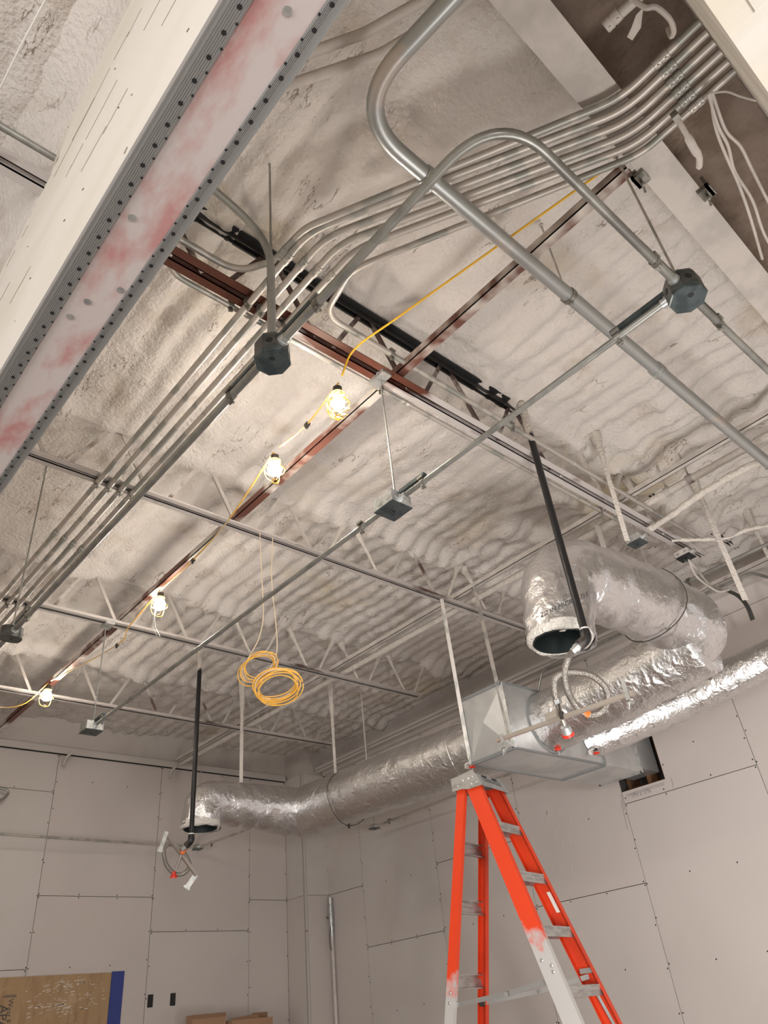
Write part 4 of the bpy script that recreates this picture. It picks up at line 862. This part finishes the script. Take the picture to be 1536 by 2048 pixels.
# ------------------------------------------------------------------ sheet metal plenum
pl = thing('sheet_metal_plenum', 'grey sheet-metal plenum box entering the wall opening above the ladder', 'duct', (5.0, 3.45, 1.55))
secs = [(4.18, 3.185, 3.60, 1.503, 1.985), (5.24, 3.165, 3.59, 1.505, 1.99), (5.80, 3.185, 3.60, 1.52, 1.99)]
def ring(s): x, ya, yb, za, zb_ = s; return [V(x, ya, za), V(x, yb, za), V(x, yb, zb_), V(x, ya, zb_)]
def crossbreak(mbx, q, h, flip=1):
    c = sum(q, V(0, 0, 0))/4; n_ = (q[1]-q[0]).cross(q[3]-q[0]).normalized()*flip
    mbx.add(list(q)+[c+n_*h], [(0, 1, 4), (1, 2, 4), (2, 3, 4), (3, 0, 4)])
mb = MB(); crossbreak(mb, ring(secs[0]), 0.035, -1); mb.build('front_panel', 'duct', pl)
for a, b, nm in ((secs[0], secs[1], 'body_panel'), (secs[1], secs[2], 'transition_panel')):
    A, Bq = ring(a), ring(b)
    for k in range(4):
        mb = MB(); crossbreak(mb, [A[k], Bq[k], Bq[(k+1) % 4], A[(k+1) % 4]], 0.010, -1 if k != 9 else 1); mb.build(nm, 'duct', pl)
mb = MB(); mb.box((5.79, 3.29, 1.60), (6.30, 3.56, 1.93)); mb.build('wall_boot', 'duct', pl)
for z_ in (1.52, 2.0): MB().box((5.795, 3.18, z_-0.008), (5.82, 3.605, z_+0.008)).build('end_flange', 'galv', pl)
for y_ in (3.185, 3.60): MB().box((5.795, y_-0.008, 1.512), (5.82, y_+0.008, 2.0)).build('end_flange', 'galv', pl)
def edge(p, q, w, m='mastic', nm='sealed_seam'): MB().bar(p, q, w, w).build(nm, m, pl)
A = ring(secs[0]); Bq = ring(secs[1]); Cq = ring(secs[2])
for k in range(4):
    edge(A[k], A[(k+1) % 4], 0.022 if k != 1 else 0.024, 'galv' if k in (1, 3) else 'mastic', 'corner_flange' if k in (1, 3) else 'sealed_seam')
    edge(Bq[k], Bq[(k+1) % 4], 0.026); edge(A[k], Bq[k], 0.014)
for c, ax, r in (((4.62, 3.20, 1.745), (0, -1, 0.0), 0.232), ((5.14, 3.215, 1.68), (0, -1, 0), 0.155), ((4.62, 3.60, 1.755), (0, 1, 0), 0.238)):
    MB().lathe(c, ax, [(0, r), (0.03, r), (0.034, r*0.93), (0.0, r*0.93)], 28, caps=False).build('collar', 'mastic', pl)
for k, (c, lb) in enumerate((((4.185, 3.60, 1.49), 'red knob clamp at the plenum corner above the ladder cap'), ((4.60, 3.12, 1.53), 'red knob clamp under the right foil duct, left of pair'), ((5.06, 3.10, 1.555), 'red knob clamp under the slim foil duct'))):
    t = thing('knob_clamp', lb, 'clamp', c, 'red knob clamps at the plenum')
    x, y, z = c
    mb = MB(); mb.obox((x, y+0.025, z+0.028), (0.022, 0, 0), (0, 0.026, 0), (0, 0, 0.004)); mb.obox((x, y+0.05, z+0.015), (0.022, 0, 0), (0, 0.003, 0), (0, 0, 0.017)); mb.build('bracket', 'white', t)
    MB().obox((x, y, z+0.024), (0.012, 0, 0), (0, 0.012, 0), (0, 0, 0.008)).build('jaw', 'rubber', t)
    mb = MB(); mb.tube([(x, y, z-0.045), (x, y, z+0.02)], 0.0045, 7); mb.build('bolt', 'galv', t)
    mb = MB(); mb.lathe((x, y, z), (0, 0, -1), [(-0.008, 0.008), (0, 0.016), (0.010, 0.016), (0.012, 0.010)], 10)
    for q in range(5): a = 2*math.pi*q/5; mb.lathe((x+0.018*math.cos(a), y+0.018*math.sin(a), z+0.002), (0, 0, -1), [(0, 0.007), (0.010, 0.007)], 6)
    mb.build('star_knob', 'red', t)
# hanger straps
def strap(label, a, b, w=0.028, m='emt_paint', foam=0, face=(0.7, 0.7, 0)):
    mb = MB(); mb.bar(a, b, w, 0.003, face)
    o_ = mb
    if foam:
        A_, B_ = V(*a), V(*b); n = 10
        mb.tube([A_.lerp(B_, foam*q/n) for q in range(n+1)], [0.030*(1-q/n)**1.5+0.012 for q in range(n+1)], 8, jitter=lambda p, an, i: 0.008*fb(p, 14, 2))
    tag(mb.build('hanger_strap', m if not foam else 'webfoam', org=b), label, 'strap', 'flat duct hanger straps')
strap('strap from second joist to left edge of the plenum front', (3.935, 3.42, 2.72), (4.17, 3.60, 1.55), m='emt')
strap('strap from strut channel to right edge of the plenum front', (4.19, 3.275, 2.84), (4.17, 3.20, 1.55), m='emt')
strap('pale strap dropping to the left foil branch', (3.93, 6.32, 3.1), (3.93, 6.32, 2.02), 0.034, foam=0.5)
strap('foam-crusted strap dropping to the long left foil run', (4.62, 5.72, 3.12), (4.62, 5.72, 2.05), 0.026, foam=0.75)
strap('long strap from foam ceiling to the near side of right foil elbow', (3.78, 1.70, 3.12), (3.78, 1.73, 2.28), 0.030, foam=0.35)
strap('short strap from strut to the top of the right foil elbow', (4.32, 2.16, 2.86), (4.32, 2.16, 2.25), 0.036)
strap('strap with screw plate hanging free at right edge', (4.84, 1.57, 3.1), (4.86, 1.57, 2.10), 0.040, foam=0.3)
strap('foam-crusted strap at the extreme right by the wall', (5.60, 1.53, 3.1), (5.66, 1.53, 2.15), 0.032, foam=0.4)
# foam-crusted conduits and loose cables by the right-hand joist end
def crust(label, pts, r, j, name='foamed_conduit', m='webfoam'):
    P = resample(spline(pts, 8), 0.02); tag(MB().tube(P, r, 10, jitter=lambda p, a, i: j*(0.6*fb(p, 5, 2)+0.5*fb(p, 22, 2))).build(name, m, org=P[0], angle=180), label, 'conduit')
crust('thick foam-crusted conduit curving off the joist end to right edge', [(4.42, 1.84, 2.66), (4.38, 1.66, 2.65), (4.32, 1.40, 2.65), (4.32, 1.12, 2.66), (4.40, 0.98, 2.68), (4.8, 0.80, 2.70)], 0.022, 0.012)
crust('knobbly foam-crusted cable stretched right from the joist tip', [(4.62, 1.80, 2.62), (4.80, 1.64, 2.60), (4.92, 1.54, 2.60), (4.95, 1.40, 2.60), (5.05, 1.28, 2.61), (5.5, 0.9, 2.64)], 0.013, 0.022)
mc = thing('cable_bundle', 'armoured cables drooping from the open joist box to a black end', 'cable', (5.2, 1.84, 2.45))
for k in range(4):
    r_ = random.Random(k+20); q = lambda s: V(r_.uniform(-s, s), r_.uniform(-s, s), r_.uniform(-s, s))
    MB().tube(spline([V(4.90, 1.84, 2.58)+q(.01), V(5.02, 1.86, 2.47)+q(.03), V(5.25, 1.88, 2.44)+q(.03), V(5.42, 1.84, 2.47)+q(.01)], 8), 0.008, 7).build('cable', 'emt_paint' if k % 2 else 'emt', mc)
for k in range(3):
    MB().tube(spline([V(5.42, 1.84+0.008*k, 2.47), V(5.56, 1.82+0.01*k, 2.45), V(5.68, 1.83+0.01*k, 2.40), V(5.74, 1.85+0.012*k, 2.31)], 6), 0.007, 7).build('cable_tail', 'rubber', mc)
# foam-webbed lumps of overspray around the crossings on the right
# loose wires in the recess at top right
wr_ = thing('loose_wires', 'white painted cables dangling from the last conduit in the recess', 'cable', (2.0, 0.05, 2.62))
for pth, r in (([(1.93, 0.05, 2.62), (2.05, 0.085, 2.60), (2.16, 0.10, 2.60), (2.29, 0.135, 2.61), (2.47, 0.15, 2.61), (2.72, 0.20, 2.62), (3.1, 0.22, 2.64)], 0.006),
               ([(1.935, 0.045, 2.62), (2.06, 0.095, 2.61), (2.20, 0.125, 2.61), (2.34, 0.15, 2.60), (2.52, 0.19, 2.60), (2.80, 0.26, 2.62)], 0.006),
               ([(1.94, 0.04, 2.62), (2.09, 0.075, 2.60), (2.20, 0.07, 2.60), (2.32, 0.085, 2.60), (2.52, 0.11, 2.60), (2.9, 0.15, 2.62)], 0.006),
               ([(1.93, 0.05, 2.62), (1.96, 0.005, 2.60), (2.01, -0.02, 2.59), (2.08, -0.05, 2.60)], 0.004)):
    MB().tube(spline(pth, 7), r, 7).build('cable', 'emt_paint', wr_)
w2 = thing('taped_cable', 'painted cable with hanging paper tape flap at the very top', 'cable', (1.5, 0.05, 2.6))
MB().tube(spline([(1.45, 0.06, 2.66), (1.49, 0.045, 2.60), (1.515, 0.02, 2.59), (1.58, 0.01, 2.59), (1.63, 0.02, 2.60), (1.65, 0.035, 2.62), (1.66, 0.03, 2.68)], 7), 0.009, 8).build('cable', 'emt_paint', w2)
mb = MB(); mb.add([(1.487, 0.042, 2.60), (1.497, 0.055, 2.60), (1.525, 0.085, 2.585), (1.530, 0.125, 2.575), (1.507, 0.130, 2.575), (1.500, 0.105, 2.585), (1.483, 0.075, 2.59)], [(0, 1, 2, 6), (6, 2, 3, 5), (5, 3, 4)])
mb.add([p+V(0, 0, 0.002) for p in mb.v[:7]], [(6, 2, 1, 0), (5, 3, 2, 6), (4, 3, 5)]); mb.build('tape_flap', 'emt_paint', w2)
w3 = thing('cable_tail', 'thick taped cable tail hanging beside the girder under the conduits', 'cable', (1.9, 0.17, 2.5))
MB().tube(spline([(1.86, 0.165, 2.55), (1.90, 0.17, 2.50), (1.97, 0.18, 2.48), (2.02, 0.185, 2.49), (2.07, 0.21, 2.50)], 6), [0.010]*8+[0.015]*8+[0.012]*8+[0.006], 9).build('cable', 'emt_paint', w3)
MB().obox((1.855, 0.165, 2.55), (0.012, 0, 0), (0, 0.012, 0), (0, 0, 0.016)).build('clip', 'clamp', w3)
wt = MB().tube(spline([(0.07, 0.6, 3.0), (0.045, 1.2, 2.95), (0.025, 1.55, 2.94), (0.01, 1.85, 2.94), (-0.05, 2.5, 3.05)], 8), 0.004, 6).build('thin_cable', 'white', org=(0, 0.9, 2.9))
tag(wt, 'thin white cable strung across the bright foam at top left', 'cable')

# ------------------------------------------------------------------ step ladder
th = math.radians(-77.9); LN = V(math.cos(th), math.sin(th), 0); LT = V(-LN.y, LN.x, 0)
LC = V(3.99, 3.399, 1.31); H = LC.z-FL
ld = thing('step_ladder', 'tall orange fibreglass step ladder with grey cap standing below the plenum', 'ladder', (LC.x, LC.y, FL))
def LP(t, n_, h): return V(LC.x, LC.y, 0)+LT*t+LN*n_+V(0, 0, LC.z-h)
fo = lambda h: 0.075+0.312*h
ro = lambda h: -0.072-0.226*h
hw = lambda h: 0.156+0.072*h
rw = lambda h: 0.150+0.040*h
def rail(f, w, s, d, fl, m, h0, h1, sgn):
    """C-channel: web on the outside, flanges inward; f = edge offset, d = depth measured back"""
    mb = MB(); 
    def pt(h, o_, i_): return LP(s*(w(h)+o_), f(h)+sgn*i_, h)
    def slab(o0, o1, i0, i1):
        vs = [pt(h, a, b) for h in (h0, h1) for a, b in ((o0, i0), (o1, i0), (o1, i1), (o0, i1))]
        mb.add(vs, [(0, 1, 2, 3), (4, 7, 6, 5), (0, 4, 5, 1), (1, 5, 6, 2), (2, 6, 7, 3), (3, 7, 4, 0)])
    slab(0.0, 0.005, 0, d); slab(-fl, 0.0, 0, 0.005); slab(-fl, 0.0, d-0.005, d)
    return mb.build('rail', m, ld)
for s, m in ((-1, 'rail_front'), (1, 'orange')): rail(fo, hw, s, 0.105, 0.034, m, 0.03, H-0.02, -1)
for s, m in ((-1, 'rail_rear'), (1, 'orange')): rail(ro, rw, s, 0.062, 0.030, m, 0.04, H-0.02, 1)
for i in range(9):
    h = 0.305*(i+1); w = hw(h)
    mb = MB(); z = 0
    c = LP(0, fo(h)-0.046, h+0.008); mb.obox(c, LT*w, LN*0.045, V(0, 0, 0.004))
    mb.obox(LP(0, fo(h)-0.003, h+0.030), LT*w, LN*0.003, V(0, 0, 0.028)); mb.obox(LP(0, fo(h)-0.089, h+0.030), LT*w, LN*0.003, V(0, 0, 0.028))
    for q in (0.3, 0.5, 0.7): mb.obox(LP(0, fo(h)-0.092*q, h+0.003), LT*w, LN*0.006, V(0, 0, 0.003))
    mb.build('step', 'alu', ld)
for h in (0.405, 0.735, 1.13, 1.50, 1.92, 2.33, 2.70):
    w = rw(h); mb = MB()
    mb.obox(LP(0, ro(h)+0.006, h), LT*w, LN*0.003, V(0, 0, 0.038)); mb.obox(LP(0, ro(h)+0.018, h-0.036), LT*w, LN*0.014, V(0, 0, 0.003)); mb.obox(LP(0, ro(h)+0.018, h+0.036), LT*w, LN*0.014, V(0, 0, 0.003)); mb.obox(LP(0, ro(h)-0.003, h), LT*w, LN*0.006, V(0, 0, 0.005))
    mb.build('rear_brace', 'alu', ld)
# top cap: moulded tray with sloping front lip
cp = MB(); prof = [(-0.105, 0.0), (0.070, 0.0), (0.088, 0.006), (0.128, 0.088), (0.120, 0.090), (0.085, 0.014), (-0.098, 0.012), (-0.098, 0.080), (-0.105, 0.080)]
cw = 0.182
cp.prism([LP(-cw, n_, h-0.012) for n_, h in prof], LP(-cw, 0, 0), LP(cw, 0, 0))
cap = cp.build('cap', 'capgrey', ld)
for s in (-1, 1):
    mb = MB(); mb.prism([LP(s*cw, n_, h) for n_, h in ((-0.105, -0.010), (0.070, -0.034), (0.095, 0.02), (0.128, 0.078), (0.02, 0.082), (-0.03, 0.070), (-0.105, 0.072))], (0, 0, 0), LT*s*0.005); mb.build('cap_side', 'alu', cap)
    for n_, h in ((-0.06, 0.045), (-0.015, 0.02), (0.03, 0.018), (0.06, 0.012), (0.045, 0.055), (0.085, 0.05)):
        MB().lathe(LP(s*(cw+0.004), n_, h), LT*s, [(0, 0.008), (0.003, 0.007), (0.005, 0.003)], 8).build('rivet', 'alubright', cap)
lipn = (LP(0, 0.128, 0.076)-LP(0, 0.088, -0.006)).normalized()
lipo = LT.cross(lipn).normalized()
if lipo.dot(LN) < 0: lipo = -lipo
def liptext(u, v): return LP(-0.145+u, 0.088, -0.006)-lipn*(-0.030)+lipn*(0.030-v)*1.0+lipo*0.0045
m_ = text_mb('LOUISVILLE', 0.050, liptext); m_.build('cap_lettering', 'print', cap)
for u in (-0.09, 0.05): MB().obox(LP(u, 0.0935, 0.006)+lipo*0.003, LT*0.030, lipn*0.005, lipo*0.002).build('cap_slot', 'hole', cap)
# spreader bars
def sprd(s):
    hf, hr = 1.19, 1.245
    a = LP(s*(hw(hf)-0.02), fo(hf)-0.05, hf-0.01); b = LP(s*(rw(hr)-0.02), ro(hr)+0.03, hr); c = a.lerp(b, 0.46)+V(0, 0, -0.012)
    mb = MB(); mb.bar(a, c, 0.006, 0.026); mb.bar(c-(c-a).normalized()*0.02, b, 0.006, 0.024); mb.lathe(c-LT*0.008, LT, [(0, 0.012), (0.016, 0.012)], 8); mb.build('spreader', 'alubright', ld)
    MB().lathe(b-LT*0.012*s, LT*s, [(0, 0.018), (0.02, 0.018)], 10).build('spreader_pivot', 'rubber', ld)
    MB().obox(LP(s*(hw(1.15)-0.010), fo(1.15)-0.05, 1.15), LT*0.004, LN*0.040, V(0, 0, 0.013)).build('spreader_bracket', 'alubright', ld)
sprd(-1); sprd(1)
for h, n_ in ((1.12, 0.03), (1.09, 0.075), (1.15, 0.035)):
    MB().lathe(LP(-hw(h)-0.005, fo(h)-n_, h), -LT, [(0, 0.010), (0.003, 0.009), (0.005, 0.003)], 8).build('rivet', 'alubright', ld)
for h in (1.18, 1.23, 0.05): MB().lathe(LP(-rw(h)-0.005, ro(h)+0.03, h), -LT, [(0, 0.009), (0.003, 0.008), (0.005, 0.003)], 8).build('rivet', 'alubright', ld)
MB().add([LP(hw(h)-0.0015, fo(h)-q, h) for h, q in ((0.71, 0.030), (0.71, 0.055), (0.83, 0.055), (0.83, 0.030))], [(0, 1, 2, 3)]).build('sticker', 'white', ld)
mb = MB(); mb.bar(LP(hw(1.35)-0.03, fo(1.24)-0.05, 1.24), LP(hw(1.5)-0.01, fo(1.5)-0.04, 1.5), 0.004, 0.016); mb.build('step_stay', 'capgrey', ld)
for s in (-1, 1):
    for f, w, d, sg in ((fo, hw, 0.105, -1), (ro, rw, 0.062, 1)):
        MB().obox(LP(s*(w(H)-0.012), f(H)+sg*d/2, H-0.03), LT*0.026, LN*(d/2+0.008), V(0, 0, 0.029)).build('foot', 'rubber', ld)

# ------------------------------------------------------------------ things on the left wall
py = thing('plywood_sheet', 'stamped plywood sheet with plaster smears propped on the left wall', 'plywood', (3.07, YW-0.01, FL))
MB().box((2.47, YW-0.020, FL), (3.69, YW-0.003, 0.712)).build('sheet', 'ply', py)
for txt, sz, x0, z0 in (('West Fraser', 0.066, 2.738, 0.545), ('APA', 0.105, 2.672, 0.50)):
    text_mb(txt, sz, lambda u, v: V(x0+v, YW-0.0215, z0-u*0.95)).build('stamp', 'print', py)
mb = MB(); mb.box((2.685, YW-0.0216, 0.556), (2.80, YW-0.0212, 0.562)); mb.box((2.70, YW-0.0216, 0.568), (2.80, YW-0.0212, 0.573)); mb.build('stamp_bar', 'print', py)
mb = MB(); rnd = random.Random(9)
for k in range(150):
    cx, cz = rnd.choice(((3.03, 0.47), (3.2, 0.49), (3.25, 0.42), (3.15, 0.60), (3.3, 0.62), (3.55, 0.5)))
    x, z = rnd.gauss(cx, 0.09), rnd.gauss(cz, 0.035); w = rnd.uniform(0.006, 0.045)
    if 2.8 < x < 3.66 and z < 0.69: mb.obox((x, YW-0.0212, z), (w/2, 0, w*0.06), (0, 0.0006, 0), (0, 0, rnd.uniform(0.0015, 0.004)))
mb.build('plaster_smears', 'plaster', py)['kind'] = 'stuff'
tag(MB().box((3.70, YW-0.006, FL), (3.832, YW-0.0025, 0.722)).build('blue_tape', 'blue', org=(3.77, YW, FL)), 'wide strip of blue tape beside the plywood sheet', 'tape')
for i, (x, lb) in enumerate(((4.135, 'dark outlet cut-out nearer the blue tape'), (4.385, 'dark outlet box opening with wire, farther from blue tape'))):
    t = thing('outlet_box', lb, 'outlet', (x, YW, 0.45), 'two outlet openings in the left wall')
    MB().box((x-0.030, YW-0.0030, 0.395), (x+0.030, YW-0.0022, 0.505)).build('opening', 'hole', t)
    if i: MB().tube(spline([(x-0.01, YW-0.004, 0.41), (x+0.012, YW-0.006, 0.44), (x-0.005, YW-0.005, 0.47), (x+0.01, YW-0.004, 0.49)], 5), 0.0025, 5).build('wire', 'boxdark', t)
def carton(label, x0, x1, y0, y1, zt, flaps):
    t = thing('carton', label, 'carton', ((x0+x1)/2, (y0+y1)/2, FL), 'tall cartons at the left wall')
    MB().box((x0, y0, FL), (x1, y1, zt)).build('carton_body', 'carton', t)
    for a, b in flaps: MB().obox(a, *b).build('flap', 'cartondark', t)
    MB().box(((x0+x1)/2-0.03, y0-0.001, FL), ((x0+x1)/2+0.03, y0, zt)).build('tape_seam', 'carton', t)
carton('tall cardboard carton with flat top edge below the outlets', 4.325, 4.70, 7.78, 7.9, 0.280, [((4.51, 7.775, 0.265), ((0.188, 0, 0), (0, 0.003, 0), (0, 0, 0.016)))])
carton('open cardboard carton with torn flap nearest the corner column', 4.735, 5.22, 7.72, 7.9, 0.205, [((4.90, 7.73, 0.215), ((0.16, 0, 0.010), (0, 0.003, 0), (0, 0, 0.02))), ((5.13, 7.82, 0.225), ((0.09, 0, 0), (0, 0.003, 0), (0, 0, 0.03)))])

# unseen fill lights on stands, added to brighten the ceiling and right wall
for (p_, d_, w_, sx_, sy_), lb in zip(FLOODS, ('wide low LED light panel on a short stand below the frame', 'LED flood light on a tripod behind the camera')):
    wk = thing('work_light', lb, 'lamp', (p_[0], p_[1], FL), 'flood lights on stands')
    cW = V(*p_)-V(0, 0, EYE); dW = V(*d_).normalized(); sW = dW.cross(V(0, 0, 1)).normalized(); uW = sW.cross(dW)
    MB().obox(cW-dW*0.05, sW*(sx_/2+0.03), uW*(sy_/2+0.03), dW*0.05).build('housing', 'rubber', wk)
    MB().tube([(p_[0], p_[1], FL+0.25), tuple(cW-dW*0.05)], 0.016, 10).build('mast', 'yellow', wk)
    for k in range(3):
        a = 2*math.pi*k/3; MB().tube([(p_[0], p_[1], FL+0.35), (p_[0]+0.4*math.cos(a), p_[1]+0.4*math.sin(a), FL+0.012)], 0.012, 8).build('leg', 'yellow', wk)

for o_ in bpy.data.objects:
    if '_o' in o_: del o_['_o']
